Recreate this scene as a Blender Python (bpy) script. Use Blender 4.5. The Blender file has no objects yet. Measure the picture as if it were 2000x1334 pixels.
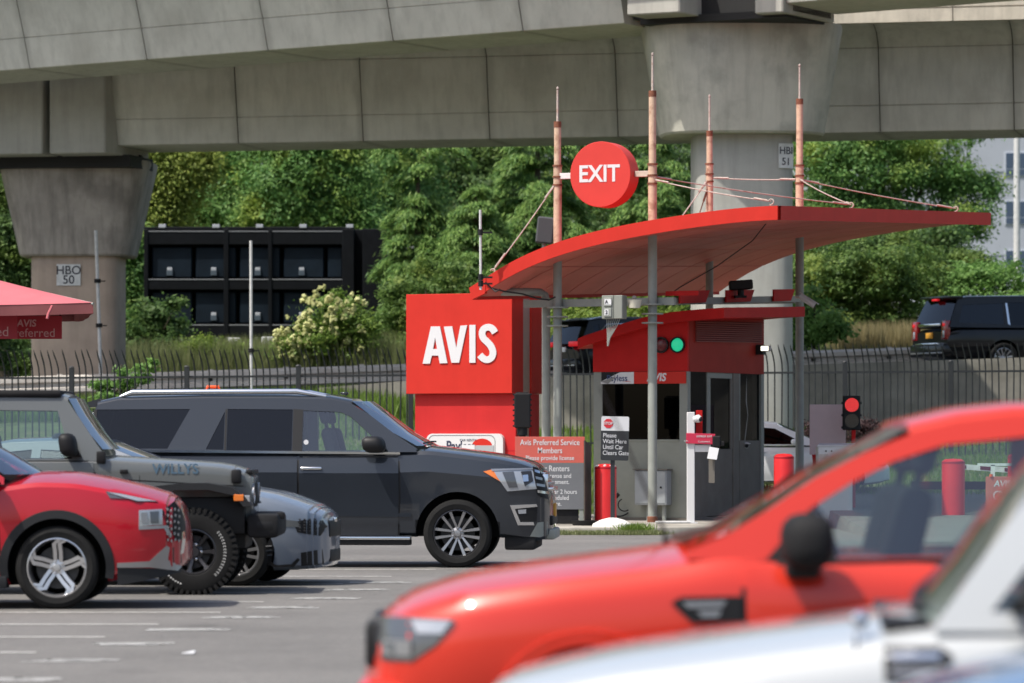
import bpy, bmesh, math, random
import numpy as np
from mathutils import Vector, Matrix, noise as mnoise
from mathutils.geometry import tessellate_polygon
random.seed(7)
S = bpy.context.scene
COL = S.collection
R = math.radians
F_PX, HZ, CAMH = 8000.0, 856.0, 1.55

# ---------------------------------------------------------------- camera
cam = bpy.data.cameras.new('camera')
cam_ob = bpy.data.objects.new('camera', cam); COL.objects.link(cam_ob)
cam_ob.location = (0, 0, CAMH); cam_ob.rotation_euler = (R(90), 0, 0)
cam.sensor_width = 36; cam.lens = 144; cam.shift_y = 0.0945
cam.clip_start = 0.5; cam.clip_end = 3000
cam.dof.use_dof = True; cam.dof.focus_distance = 58; cam.dof.aperture_fstop = 2.7
S.camera = cam_ob

# ---------------------------------------------------------------- light
SUN = Vector((-0.52, -0.35, 1.0)).normalized()
w = bpy.data.worlds.new('World'); S.world = w; w.use_nodes = True
nt = w.node_tree; bg = nt.nodes['Background']; bg.inputs[1].default_value = 0.148
sky = nt.nodes.new('ShaderNodeTexSky'); sky.sky_type = 'NISHITA'; sky.sun_disc = False
sky.sun_elevation = math.asin(SUN.z); sky.sun_rotation = math.atan2(SUN.x, SUN.y)
sky.air_density = 1.0; sky.dust_density = 3.5; sky.ozone_density = 1.0
nt.links.new(sky.outputs[0], bg.inputs[0])
sl = bpy.data.lights.new('sun', 'SUN'); sl.energy = 4.0; sl.angle = R(0.53); sl.color = (1, 0.95, 0.87)
so = bpy.data.objects.new('sun', sl); COL.objects.link(so)
so.rotation_euler = SUN.to_track_quat('Z', 'Y').to_euler()
S.view_settings.view_transform = 'Standard'; S.view_settings.look = 'None'
S.view_settings.exposure = 0.42; S.view_settings.gamma = 1.0; S.view_settings.use_curve_mapping = False
S.cycles.max_bounces = 8; S.cycles.transparent_max_bounces = 16; S.cycles.sample_clamp_indirect = 6

# ---------------------------------------------------------------- helpers
def P(px, py, Y):
    return Vector(((px - 1000) * Y / F_PX, Y, CAMH - (py - HZ) * Y / F_PX))

def tag(o, label=None, cat=None, group=None, kind=None):
    if label: o['label'] = label
    if cat: o['category'] = cat
    if group: o['group'] = group
    if kind: o['kind'] = kind
    return o

def thing(name, label, cat, loc=(0, 0, 0), rz=0.0, group=None):
    o = bpy.data.objects.new(name, None); COL.objects.link(o)
    o.empty_display_size = 0.2
    o.location = loc; o.rotation_euler = (0, 0, rz)
    return tag(o, label, cat, group)

def link(name, me, parent=None):
    o = bpy.data.objects.new(name, me); COL.objects.link(o)
    if parent is not None: o.parent = parent
    return o

def copy_tree(o, parent=None):
    c = o.copy(); COL.objects.link(c)
    if parent is not None: c.parent = parent
    for ch in list(o.children): copy_tree(ch, c)
    return c

class MB:
    def __init__(s): s.bm = bmesh.new()
    def face(s, pts, mi=0):
        try:
            f = s.bm.faces.new([s.bm.verts.new(p) for p in pts]); f.material_index = mi; return f
        except ValueError: return None
    def box(s, lo, hi, bev=0.0, M=None, mi=0, seg=1):
        lo, hi = Vector(lo), Vector(hi)
        c, d = (lo + hi) / 2, hi - lo
        mt = Matrix.Translation(c) @ Matrix.Diagonal((d.x, d.y, d.z, 1))
        r = bmesh.ops.create_cube(s.bm, size=1, matrix=mt)
        vs = r['verts']
        if bev > 0:
            es = list({e for v in vs for e in v.link_edges})
            bev = min(bev, min(abs(d.x), abs(d.y), abs(d.z)) * .45)
            rr = bmesh.ops.bevel(s.bm, geom=es, offset=bev, segments=seg, affect='EDGES', profile=0.5)
            vs = list({v for f in rr['faces'] for v in f.verts} | {v for v in vs if v.is_valid})
            allv = set()
            st = list(vs)
            while st:
                v = st.pop()
                if v in allv: continue
                allv.add(v); st += [e.other_vert(v) for e in v.link_edges]
            vs = list(allv)
        if M is not None: bmesh.ops.transform(s.bm, matrix=M, verts=vs)
        if mi:
            for f in {f for v in vs for f in v.link_faces}: f.material_index = mi
        return s
    def cbox(s, c, d, bev=0.0, M=None, mi=0, seg=1):
        c, d = Vector(c), Vector(d)
        return s.box(c - d / 2, c + d / 2, bev, M, mi, seg)
    def tube(s, pts, r, n=8, cap=True, mi=0):
        pts = [Vector(p) for p in pts]; k = len(pts)
        rr = r if isinstance(r, (list, tuple)) else [r] * k
        rings = []
        up = None
        for i, p in enumerate(pts):
            t = (pts[min(i + 1, k - 1)] - pts[max(i - 1, 0)]).normalized()
            if up is None: up = Vector((0, 0, 1)) if abs(t.z) < .9 else Vector((1, 0, 0))
            a = t.cross(up).normalized(); b = a.cross(t).normalized(); up = b
            rings.append([s.bm.verts.new(p + (a * math.cos(2 * math.pi * j / n) + b * math.sin(2 * math.pi * j / n)) * rr[i]) for j in range(n)])
        fs = []
        for i in range(k - 1):
            for j in range(n):
                fs.append(s.bm.faces.new((rings[i][j], rings[i][(j + 1) % n], rings[i + 1][(j + 1) % n], rings[i + 1][j])))
        if cap:
            fs.append(s.bm.faces.new(rings[0][::-1])); fs.append(s.bm.faces.new(rings[-1]))
        for f in fs: f.material_index = mi
        return s
    def lathe(s, prof, n=24, M=None, mi=0):
        """prof (r, z) around z"""
        rings = []
        for r, z in prof:
            if r < 1e-6: rings.append([s.bm.verts.new((0, 0, z))])
            else: rings.append([s.bm.verts.new((r * math.cos(2 * math.pi * j / n), r * math.sin(2 * math.pi * j / n), z)) for j in range(n)])
        for a, b in zip(rings, rings[1:]):
            for j in range(n):
                q = [a[j % len(a)], a[(j + 1) % len(a)], b[(j + 1) % len(b)], b[j % len(b)]]
                u = []
                for v in q:
                    if v not in u: u.append(v)
                if len(u) > 2:
                    f = s.bm.faces.new(u); f.material_index = mi
        if M is not None: bmesh.ops.transform(s.bm, matrix=M, verts=[v for r_ in rings for v in r_])
        return s
    def prism(s, poly, vec, mi=0):
        """closed polygon of 3D points pushed along vec"""
        vec = Vector(vec); poly = [Vector(p) for p in poly]
        a = [s.bm.verts.new(p) for p in poly]; b = [s.bm.verts.new(p + vec) for p in poly]
        n = len(a); fs = [s.bm.faces.new(a[::-1]), s.bm.faces.new(b)]
        for i in range(n): fs.append(s.bm.faces.new((a[i], a[(i + 1) % n], b[(i + 1) % n], b[i])))
        for f in fs: f.material_index = mi
        return s
    def grid(s, rows, closed=False, mi=0):
        """rows of equal-length point lists"""
        V = [[s.bm.verts.new(p) for p in r] for r in rows]
        for a, b in zip(V, V[1:]):
            m = len(a)
            for j in range(m if closed else m - 1):
                try:
                    f = s.bm.faces.new((a[j], a[(j + 1) % m], b[(j + 1) % m], b[j])); f.material_index = mi
                except ValueError: pass
        return V
    def mesh(s, name, mats, smooth=35):
        bmesh.ops.recalc_face_normals(s.bm, faces=s.bm.faces)
        me = bpy.data.meshes.new(name); s.bm.to_mesh(me); s.bm.free()
        for m in (mats if isinstance(mats, (list, tuple)) else [mats]): me.materials.append(m)
        if smooth:
            me.shade_smooth(); me.set_sharp_from_angle(angle=R(smooth))
        return me
    def done(s, name, mats, parent=None, smooth=35):
        return link(name, s.mesh(name, mats, smooth), parent)

def text(body, size, m, parent, loc, name='lettering', rot=(R(90), 0, 0), align='CENTER', bold=0.0, sx=1.0, shear=0.0, depth=0.003, spacing=1.0):
    c = bpy.data.curves.new(name, 'FONT'); c.body = body; c.size = size; c.align_x = align; c.align_y = 'CENTER'
    c.offset = bold * size; c.extrude = depth; c.shear = shear; c.resolution_u = 4; c.space_character = spacing
    c.space_line = 0.95
    t = bpy.data.objects.new('tmp_text', c); COL.objects.link(t)
    dg = bpy.context.evaluated_depsgraph_get()
    me = bpy.data.meshes.new_from_object(t.evaluated_get(dg))
    bpy.data.objects.remove(t); bpy.data.curves.remove(c)
    me.materials.clear(); me.materials.append(m)
    o = link(name, me, parent); o.location = loc; o.rotation_euler = rot; o.scale = (sx, 1, 1)
    return o

# ---------------------------------------------------------------- materials
MT = {}
def mat(name, col, rough=0.5, metal=0.0, var=0.0, scale=4.0, bump=0.0, bscale=60.0, coat=0.0, streak=0.0, spec=0.5, stain=None, staina=0.5, stainscale=1.2, detail=6):
    m = bpy.data.materials.new(name); m.use_nodes = True; MT[name] = m
    nt = m.node_tree; b = nt.nodes['Principled BSDF']; L = nt.links.new
    b.inputs['Base Color'].default_value = (*col, 1); b.inputs['Roughness'].default_value = rough
    b.inputs['Metallic'].default_value = metal; b.inputs['Specular IOR Level'].default_value = spec
    b.inputs['Coat Weight'].default_value = coat; b.inputs['Coat Roughness'].default_value = 0.04
    tc = nt.nodes.new('ShaderNodeTexCoord')
    src = tc.outputs['Object']
    out = None
    def noise(sc, vec=None, det=detail, rg=0.6):
        n = nt.nodes.new('ShaderNodeTexNoise'); n.inputs['Scale'].default_value = sc
        n.inputs['Detail'].default_value = det; n.inputs['Roughness'].default_value = rg
        L(vec if vec is not None else src, n.inputs['Vector']); return n.outputs['Fac']
    def ramp(fac, lo, hi):
        r = nt.nodes.new('ShaderNodeMapRange'); r.inputs[1].default_value = lo; r.inputs[2].default_value = hi
        L(fac, r.inputs[0]); return r.outputs[0]
    def mixc(fac, a, c2):
        x = nt.nodes.new('ShaderNodeMix'); x.data_type = 'RGBA'
        L(fac, x.inputs['Factor'])
        if isinstance(a, tuple): x.inputs['A'].default_value = (*a, 1)
        else: L(a, x.inputs['A'])
        if isinstance(c2, tuple): x.inputs['B'].default_value = (*c2, 1)
        else: L(c2, x.inputs['B'])
        return x.outputs['Result']
    if var > 0:
        lo = tuple(c * (1 - var) for c in col); hi = tuple(min(1, c * (1 + var)) for c in col)
        out = mixc(ramp(noise(scale), .3, .7), lo, hi)
    if streak > 0:
        mp = nt.nodes.new('ShaderNodeMapping'); mp.inputs['Scale'].default_value = (3.0, 3.0, 0.25); L(src, mp.inputs[0])
        f = ramp(noise(1.6, mp.outputs[0]), .45, .75)
        x = nt.nodes.new('ShaderNodeMath'); x.operation = 'MULTIPLY'; x.inputs[1].default_value = streak; L(f, x.inputs[0])
        out = mixc(x.outputs[0], out if out is not None else col, tuple(c * .45 for c in col))
    if stain is not None:
        f = ramp(noise(stainscale), .52, .66)
        x = nt.nodes.new('ShaderNodeMath'); x.operation = 'MULTIPLY'; x.inputs[1].default_value = staina; L(f, x.inputs[0])
        out = mixc(x.outputs[0], out if out is not None else col, stain)
    if out is not None: L(out, b.inputs['Base Color'])
    if bump > 0:
        bp = nt.nodes.new('ShaderNodeBump'); bp.inputs['Strength'].default_value = bump; bp.inputs['Distance'].default_value = 0.02
        L(noise(bscale), bp.inputs['Height']); L(bp.outputs[0], b.inputs['Normal'])
    return m

def emis(name, col, strength, base=None):
    m = mat(name, base or col, 0.3); b = m.node_tree.nodes['Principled BSDF']
    b.inputs['Emission Color'].default_value = (*col, 1); b.inputs['Emission Strength'].default_value = strength
    return m

def glass(name, tint, alpha, rough=0.02, refl=1.0):
    """thin tinted pane: part transparent, part glossy"""
    m = bpy.data.materials.new(name); m.use_nodes = True; nt = m.node_tree; L = nt.links.new
    for n in list(nt.nodes): nt.nodes.remove(n)
    o = nt.nodes.new('ShaderNodeOutputMaterial')
    tr = nt.nodes.new('ShaderNodeBsdfTransparent'); tr.inputs[0].default_value = (*tint, 1)
    gl = nt.nodes.new('ShaderNodeBsdfGlossy'); gl.inputs['Roughness'].default_value = rough
    gl.inputs[0].default_value = (.9, .93, 1, 1)
    fr = nt.nodes.new('ShaderNodeFresnel'); fr.inputs[0].default_value = 1.5
    mp = nt.nodes.new('ShaderNodeMath'); mp.operation = 'MULTIPLY_ADD'; mp.inputs[1].default_value = refl; mp.inputs[2].default_value = alpha
    mp.use_clamp = True
    L(fr.outputs[0], mp.inputs[0])
    mx = nt.nodes.new('ShaderNodeMixShader'); L(mp.outputs[0], mx.inputs[0]); L(tr.outputs[0], mx.inputs[1]); L(gl.outputs[0], mx.inputs[2])
    L(mx.outputs[0], o.inputs[0]); MT[name] = m
    return m

def leafmat(name, c1, c2, c3=None, trans=0.45, clump=0.6):
    m = bpy.data.materials.new(name); m.use_nodes = True; nt = m.node_tree; L = nt.links.new; MT[name] = m
    for n in list(nt.nodes): nt.nodes.remove(n)
    o = nt.nodes.new('ShaderNodeOutputMaterial')
    ge = nt.nodes.new('ShaderNodeNewGeometry')
    x = nt.nodes.new('ShaderNodeMix'); x.data_type = 'RGBA'
    x.inputs['A'].default_value = (*c1, 1); x.inputs['B'].default_value = (*c2, 1)
    L(ge.outputs['Random Per Island'], x.inputs['Factor'])
    res = x.outputs['Result']
    if c3 is not None:
        tc = nt.nodes.new('ShaderNodeTexCoord')
        n = nt.nodes.new('ShaderNodeTexNoise'); n.inputs['Scale'].default_value = clump; n.inputs['Detail'].default_value = 3
        L(tc.outputs['Object'], n.inputs['Vector'])
        r = nt.nodes.new('ShaderNodeMapRange'); r.inputs[1].default_value = .52; r.inputs[2].default_value = .66; L(n.outputs['Fac'], r.inputs[0])
        y = nt.nodes.new('ShaderNodeMix'); y.data_type = 'RGBA'; y.inputs['B'].default_value = (*c3, 1)
        L(r.outputs[0], y.inputs['Factor']); L(res, y.inputs['A']); res = y.outputs['Result']
    d = nt.nodes.new('ShaderNodeBsdfPrincipled'); d.inputs['Roughness'].default_value = .55; d.inputs['Specular IOR Level'].default_value = .3
    t = nt.nodes.new('ShaderNodeBsdfTranslucent')
    L(res, d.inputs['Base Color']); L(res, t.inputs[0])
    mx = nt.nodes.new('ShaderNodeMixShader'); mx.inputs[0].default_value = trans
    L(d.outputs[0], mx.inputs[1]); L(t.outputs[0], mx.inputs[2]); L(mx.outputs[0], o.inputs[0])
    return m

CONC = mat('concrete', (.55, .54, .485), .85, var=.09, scale=.9, bump=.25, bscale=25, streak=.35, stain=(.36, .345, .30), staina=.4, stainscale=.6)
CONC2 = mat('concrete_pale', (.52, .48, .40), .85, var=.14, scale=1.3, bump=.25, bscale=30, streak=.4, stain=(.2, .19, .16), staina=.4)
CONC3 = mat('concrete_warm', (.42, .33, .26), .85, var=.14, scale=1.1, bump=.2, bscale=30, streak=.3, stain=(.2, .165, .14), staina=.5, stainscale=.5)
JOINT = mat('joint_dark', (.045, .043, .04), .9)
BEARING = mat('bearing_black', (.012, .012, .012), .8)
WALLC = mat('wall_concrete', (.24, .225, .19), .9, var=.25, scale=1.5, bump=.2, bscale=40, streak=.5, stain=(.15, .14, .11), staina=.6)
RED = mat('red_paint', (.50, .030, .021), .5, spec=.12, streak=.10, var=.06, scale=2)
RED2 = mat('red_paint_base', (.48, .026, .026), .5, spec=.12, streak=.14, var=.06, scale=2)
REDD = mat('red_side', (.36, .015, .025), .5, spec=.12, var=.05, scale=2)
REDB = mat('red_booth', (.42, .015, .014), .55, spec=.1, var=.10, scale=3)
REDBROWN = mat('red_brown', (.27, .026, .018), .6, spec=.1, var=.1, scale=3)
SOFFIT = mat('soffit_panel', (.52, .135, .115), .55, spec=.15, var=.12, scale=.8, stain=(.42, .10, .08), staina=.4)
WHITE = mat('white_paint', (.58, .58, .58), .45)
WHITED = mat('white_dirty', (.62, .62, .60), .6, var=.15, scale=6)
LETTER = mat('white_letter', (.60, .60, .61), .5)
DARKL = mat('dark_letter', (.02, .02, .03), .6)
GREYP = mat('grey_pole', (.25, .265, .24), .5, var=.1, scale=5)
PEACH = mat('peach_pole', (.52, .37, .26), .6, var=.15, scale=7, stain=(.20, .06, .025), staina=.55, stainscale=5)
RUST = mat('rust', (.17, .06, .03), .8, var=.4, scale=14)
RODM = mat('weathered_rod', (.40, .33, .29), .6, var=.2, scale=20, stain=(.22, .1, .06), staina=.6, stainscale=9)
BOOTHG = mat('booth_grey', (.235, .245, .21), .6, spec=.2, var=.08, scale=3)
BOOTHL = mat('booth_frame', (.22, .23, .205), .55, spec=.25, var=.06, scale=4)
BOOTHD = mat('booth_dark', (.15, .137, .118), .65, spec=.15, var=.12, scale=3)
GALV = mat('galvanised', (.46, .43, .39), .6, metal=.0, var=.15, scale=5, stain=(.3, .24, .2), staina=.35, stainscale=1.5)
POLEW = mat('pale_pole', (.52, .52, .51), .55, var=.15, scale=8)
FENCEM = mat('fence_black', (.018, .020, .022), .5)
BLK = mat('black_plastic', (.010, .010, .011), .55, spec=.25)
BLKM = mat('black_matte', (.014, .014, .015), .75, spec=.2, var=.2, scale=5)
BILLB = mat('billboard_black', (.004, .005, .0065), .6, spec=.12, var=.3, scale=3)
BILLP = mat('billboard_panel', (.006, .0115, .0185), .5, spec=.15, var=.25, scale=2)
BILLG = mat('billboard_edge', (.16, .17, .18), .5)
ORANGE = mat('orange_plastic', (.75, .11, .02), .5)
GREYB = mat('sign_grey', (.13, .135, .145), .5, var=.05)
SALMON = mat('sign_salmon', (.52, .10, .075), .5, var=.05)
DKSIGN = mat('sign_charcoal', (.022, .024, .027), .5)
WOOD = mat('sign_post_dark', (.045, .036, .03), .8, var=.3, scale=6)
PINKW = mat('pale_pink', (.52, .40, .40), .6, var=.05)
CABW = mat('cabinet_white', (.56, .57, .57), .5, var=.05)
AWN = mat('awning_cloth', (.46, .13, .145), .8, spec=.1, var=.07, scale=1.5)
AWN2 = mat('awning_valance_shade', (.24, .085, .085), .8, spec=.1, var=.08, scale=2)  # darker copy of the awning cloth, with the valance's shade in its colour
HANG = mat('hanging_sign_red', (.30, .006, .018), .5)
HANGT = mat('hanging_sign_letter', (.48, .26, .26), .5)
EMG = emis('green_lamp', (.02, .75, .38), .38, (.01, .35, .17))
EMR = emis('red_led', (1, .05, .05), .9)
EML = emis('led_flood', (1, .95, .75), 1.6)
DRED = mat('dark_red_lens', (.10, .004, .008), .25)
AMBERD = mat('dark_amber_lens', (.20, .17, .12), .45)
GBOOTH = glass('booth_glass', (.05, .055, .055), .0, refl=.45)
# ================================================================ ground
def asphalt(name, col, lo, hi):
    m = mat(name, col, .9, bump=.35, bscale=90); nt = m.node_tree; L = nt.links.new; b = nt.nodes['Principled BSDF']
    tc = nt.nodes.new('ShaderNodeTexCoord')
    def noise(sc, det, rg=.6):
        n = nt.nodes.new('ShaderNodeTexNoise'); n.inputs['Scale'].default_value = sc; n.inputs['Detail'].default_value = det
        n.inputs['Roughness'].default_value = rg; L(tc.outputs['Object'], n.inputs['Vector']); return n.outputs['Fac']
    def rp(f, a, c, d, e):
        r = nt.nodes.new('ShaderNodeMapRange'); r.inputs[1].default_value = a; r.inputs[2].default_value = c
        r.inputs[3].default_value = d; r.inputs[4].default_value = e; L(f, r.inputs[0]); return r.outputs[0]
    big = rp(noise(.35, 6, .65), .3, .7, lo, hi); fine = rp(noise(38, 4, .8), .25, .75, .6, 1.42)
    spk = rp(noise(120, 2, .8), .66, .74, 1.0, 1.9); mid = rp(noise(9, 5, .75), .3, .7, .80, 1.18); oil = rp(noise(.9, 4, .6), .62, .74, 1.0, .72)
    mm = nt.nodes.new('ShaderNodeMath'); mm.operation = 'MULTIPLY'; L(big, mm.inputs[0]); L(fine, mm.inputs[1])
    for ex in (mid, oil):
        k_ = nt.nodes.new('ShaderNodeMath'); k_.operation = 'MULTIPLY'; L(mm.outputs[0], k_.inputs[0]); L(ex, k_.inputs[1]); mm = k_
    m2 = nt.nodes.new('ShaderNodeMath'); m2.operation = 'MULTIPLY'; L(mm.outputs[0], m2.inputs[0]); L(spk, m2.inputs[1])
    x = nt.nodes.new('ShaderNodeVectorMath'); x.operation = 'SCALE'; x.inputs[0].default_value = col; L(m2.outputs[0], x.inputs['Scale'])
    L(x.outputs[0], b.inputs['Base Color']); return m
ASPH = asphalt('asphalt', (.132, .126, .118), .80, 1.18)
ASPH2 = asphalt('asphalt_road', (.09, .09, .09), .85, 1.15)
SOIL = mat('soil_grass', (.055, .075, .022), .95, var=.45, scale=2.5, bump=.6, bscale=20, stain=(.14, .115, .06), staina=.6, stainscale=1.0)
LINE = mat('lot_paint', (.50, .49, .46), .8, var=.2, scale=9, stain=(.2, .19, .18), staina=.4, stainscale=5)
WORN = mat('lot_paint_worn', (.40, .40, .385), .8, var=.2, scale=12, stain=(.155, .15, .143), staina=.9, stainscale=7)

b = MB(); b.grid([[(-1500, y, 0), (1500, y, 0)] for y in (-1500, 2500)])
tag(b.done('asphalt_lot', ASPH, smooth=0), kind='structure', label='grey asphalt car park surface with painted stall lines')

def bank_top(x):
    t = min(1, max(0, (x + 4) / 4)); return (2.55 + .03 * x) * (1 - t) + 1.85 * t
def road_z(x): return 2.80 + .033 * x
b = MB(); ys = [76, 79, 82, 85, 89, 93, 97.35]; rows = []
for y in ys:
    r = []
    for i in range(-30, 31):
        x = i * .8; t = (y - 76) / 21.35
        z = bank_top(x) * (t ** .85) - .06 + .05 * mnoise.noise(Vector((x * .6, y * .6, 0)))
        r.append((x, y, z))
    rows.append(r)
b.grid(rows); tag(b.done('grass_bank', SOIL, smooth=60), kind='structure', label='grassy bank rising from the car park to the road')
b = MB(); b.grid([[(x, y, road_z(x) + (0 if y < 103.4 else -.02)) for x in (-60, -24, 0, 24, 60)] for y in (97.5, 103.5)])
tag(b.done('road', ASPH2, smooth=0), kind='structure', label='raised asphalt road behind the retaining wall')
b = MB(); rows = []
for y in (103.5, 108, 114, 122, 135, 160, 220, 420):
    rows.append([(x, y, road_z(max(-24, min(24, x))) - .05 + (y - 103.5) * .03 + .25 * mnoise.noise(Vector((x * .2, y * .2, 3)))) for x in range(-180, 181, 6)])
b.grid(rows); tag(b.done('hillside', SOIL, smooth=60), kind='structure', label='grassy hillside beyond the road')

# exit lane to the right of the booth: rising asphalt and a pale kerb strip
b = MB(); b.grid([[(x, y, -.03 if x in (5.55, 40) else .006 + max(0, y - 61) * .024) for x in (5.55, 5.62, 39.5, 40)] for y in (61, 66, 72, 80, 84)])
tag(b.done('exit_lane', ASPH, smooth=0), kind='structure', label='asphalt exit lane beside the toll booth')

# painted stall lines and worn marks
def stripe(x0, x1, y, wd, m, name, lab):
    bb = MB(); bb.grid([[(x0, y - wd / 2, .004), (x1, y - wd / 2, .004)], [(x0 , y + wd / 2, .004), (x1, y + wd / 2, .004)]])
    tag(bb.done(name, m, smooth=0), kind='structure', label=lab)
for y, xe in ((24.9, -3.9), (27.2, -3.65), (29.6, -3.44), (31.9, -3.17), (34.07, -2.94), (36.4, -2.59), (38.75, -2.35), (41.1, -2.1), (43.5, -1.8), (45.9, -1.35), (48.3, -.9), (51.4, .2)):
    stripe(xe - 5.2, xe, y, .11, LINE, 'parking_line', 'white parking line between stalls')
for px, py in ((32, 1328), (145, 1290), (257, 1258), (370, 1230), (475, 1206), (556, 1187), (640, 1169), (700, 1152), (745, 1138)):
    Y = 12400 / (py - 856); p = P(px, py, Y)
    bb = MB(); n = 9
    for k in range(4):
        y0 = Y - .16 + .09 * k + random.uniform(-.02, .02); rr = []
        xs = [p.x - .26 + random.uniform(-.1, .05) + (.5 + .05) * i / n for i in range(n + 1)]
        bb.grid([[(x, y0 - .035 + random.uniform(-.02, .02) + (x - p.x) * .1, .005) for x in xs], [(x, y0 + .03 + random.uniform(-.02, .02) + (x - p.x) * .1, .005) for x in xs]])
    tag(bb.done('worn_paint_mark', WORN, smooth=0), kind='structure', label='worn white paint dashes on the asphalt')

# booth island with a kerb
b = MB()
isl = [P(640, 0, 66.0), P(1080, 0, 65.7), P(1295, 0, 65.9), P(1420, 0, 66.3), P(1560, 0, 68.5), P(1640, 0, 73), P(1640, 0, 77), P(650, 0, 77)]
isl = [Vector((v.x, v.y, 0.0)) for v in isl]
b.prism(isl, (0, 0, .12))
bmesh.ops.bevel(b.bm, geom=[e for e in b.bm.edges if all(v.co.z > .1 for v in e.verts)], offset=.03, segments=2, affect='EDGES', profile=.5)
tag(b.done('booth_island', mat('island_concrete', (.30, .28, .24), .9, var=.25, scale=2.5, bump=.3, bscale=30, stain=(.16, .14, .11), staina=.5, stainscale=1.2), smooth=40), kind='structure', label='kerbed concrete island that carries the toll booth')

# ================================================================ viaducts
def viaduct(name, label, A, Bp, near, Wb, seg, x0, x1, par=None, mats=(CONC, CONC2)):
    A, Bp = Vector(A), Vector(Bp); d = Bp - A; hl = math.hypot(d.x, d.y); slope = d.z / hl
    t = thing(name, label, 'viaduct', A, math.atan2(d.y, d.x))
    full = list(near) + [(Wb - y, z) for y, z in near[::-1]]
    k = 0; x = x0
    while x < x1 - .01:
        xa, xb = x + .012, min(x + seg, x1) - .012
        j = random.uniform(-.012, .012)
        bb = MB(); bb.prism([(xa, y + j, z + xa * slope) for y, z in full], (xb - xa, 0, (xb - xa) * slope))
        bb.done('concrete_segment', mats[0], t, smooth=25)
        # cast rib beside each joint
        x += seg; k += 1
    inner = [(y * .985 + .05, z + .05) for y, z in near[:-1]]
    fi = inner + [(Wb - y, z) for y, z in inner[::-1]]
    bb = MB(); bb.prism([(x0 + .05, y, z + x0 * slope) for y, z in fi], (x1 - x0 - .1, 0, (x1 - x0 - .1) * slope))
    bb.done('joint_filler', JOINT, t, smooth=0)
    if par:
        py, pz, ph = par
        x = x0 - seg * .4
        while x < x1:
            xa, xb = x + .012, x + seg - .012
            for sgn, yy in ((1, py), (-1, Wb - py)):
                bb = MB()
                q = [(0, 0), (0, .30), (.025, .305), (.025, .335), (0, .34), (-.02, ph), (.2, ph), (.28, 0)]
                bb.prism([(xa, yy + sgn * a, pz + c + xa * slope) for a, c in q], (xb - xa, 0, (xb - xa) * slope))
                bb.done('parapet_panel', mats[1], t, smooth=20)
            x += seg
    return t
def joint_mat(name, base, seg, off):
    m = base.copy(); m.name = name; nt = m.node_tree; L = nt.links.new; b = nt.nodes['Principled BSDF']
    tc = nt.nodes.new('ShaderNodeTexCoord'); sp = nt.nodes.new('ShaderNodeSeparateXYZ'); L(tc.outputs['Object'], sp.inputs[0])
    def mth(op, a, c=None, d=None):
        n = nt.nodes.new('ShaderNodeMath'); n.operation = op
        for i, v in enumerate((a, c, d)):
            if v is None: continue
            if isinstance(v, (int, float)): n.inputs[i].default_value = v
            else: L(v, n.inputs[i])
        return n.outputs[0]
    mp = nt.nodes.new('ShaderNodeMapping'); mp.inputs['Scale'].default_value = (2.2, 2.2, .8); L(tc.outputs['Object'], mp.inputs[0])
    n1 = nt.nodes.new('ShaderNodeTexNoise'); n1.inputs['Scale'].default_value = 1.5; n1.inputs['Detail'].default_value = 6; L(mp.outputs[0], n1.inputs['Vector'])
    d = mth('PINGPONG', mth('SUBTRACT', sp.outputs['X'], off), seg / 2)
    wd = mth('MULTIPLY', n1.outputs['Fac'], .42)
    band = nt.nodes.new('ShaderNodeMapRange'); L(d, band.inputs[0]); band.inputs[1].default_value = .0; L(wd, band.inputs[2]); band.inputs[3].default_value = .42; band.inputs[4].default_value = 0.0
    old = b.inputs['Base Color'].links[0].from_socket
    x = nt.nodes.new('ShaderNodeMix'); x.data_type = 'RGBA'; L(band.outputs[0], x.inputs['Factor']); L(old, x.inputs['A']); x.inputs['B'].default_value = (.18, .17, .15, 1); L(x.outputs['Result'], b.inputs['Base Color'])
    return m
groove = lambda y, z: [(y, z), (y + .03, z + .004), (y + .03, z + .026), (y - .003, z + .03)]
far_near = [(0, 0), (-.04, .02)] + groove(-.16, .63) + groove(-.42, 2.0) + [(-.52, 2.16), (-.74, 2.34), (-1.1, 2.46), (-1.6, 2.53), (-1.6, 2.9)]
A1, B1 = (-13.0, 104.3, 8.95), (12.3, 98.6, 8.97)
v1 = viaduct('outbound_viaduct', 'concrete box girder viaduct with pale parapet crossing behind both piers', A1, B1, far_near, 2.6, 3.24, 3.05, 42, par=(-1.66, 2.50, 1.4), mats=(joint_mat('concrete_outbound', CONC, 3.24, 3.05), CONC2))
near_near = [(0, 0), (-.04, .02)] + groove(-.27, .72) + [(-.85, 2.3), (-1.1, 2.5), (-1.6, 2.66), (-2.0, 2.72), (-2.0, 3.1)]
A2, B2 = (-12.6, 100.2, 10.52), (3.15, 91.5, 10.86)
v2 = viaduct('inbound_viaduct', 'nearer concrete girder sloping across the top, carried by the flared pier behind the booth', A2, B2, near_near, 2.6, 3.42, -19.5, 17.3, par=(-2.06, 2.70, 1.1), mats=(joint_mat('concrete_inbound', CONC, 3.42, -19.5), CONC2))
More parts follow.
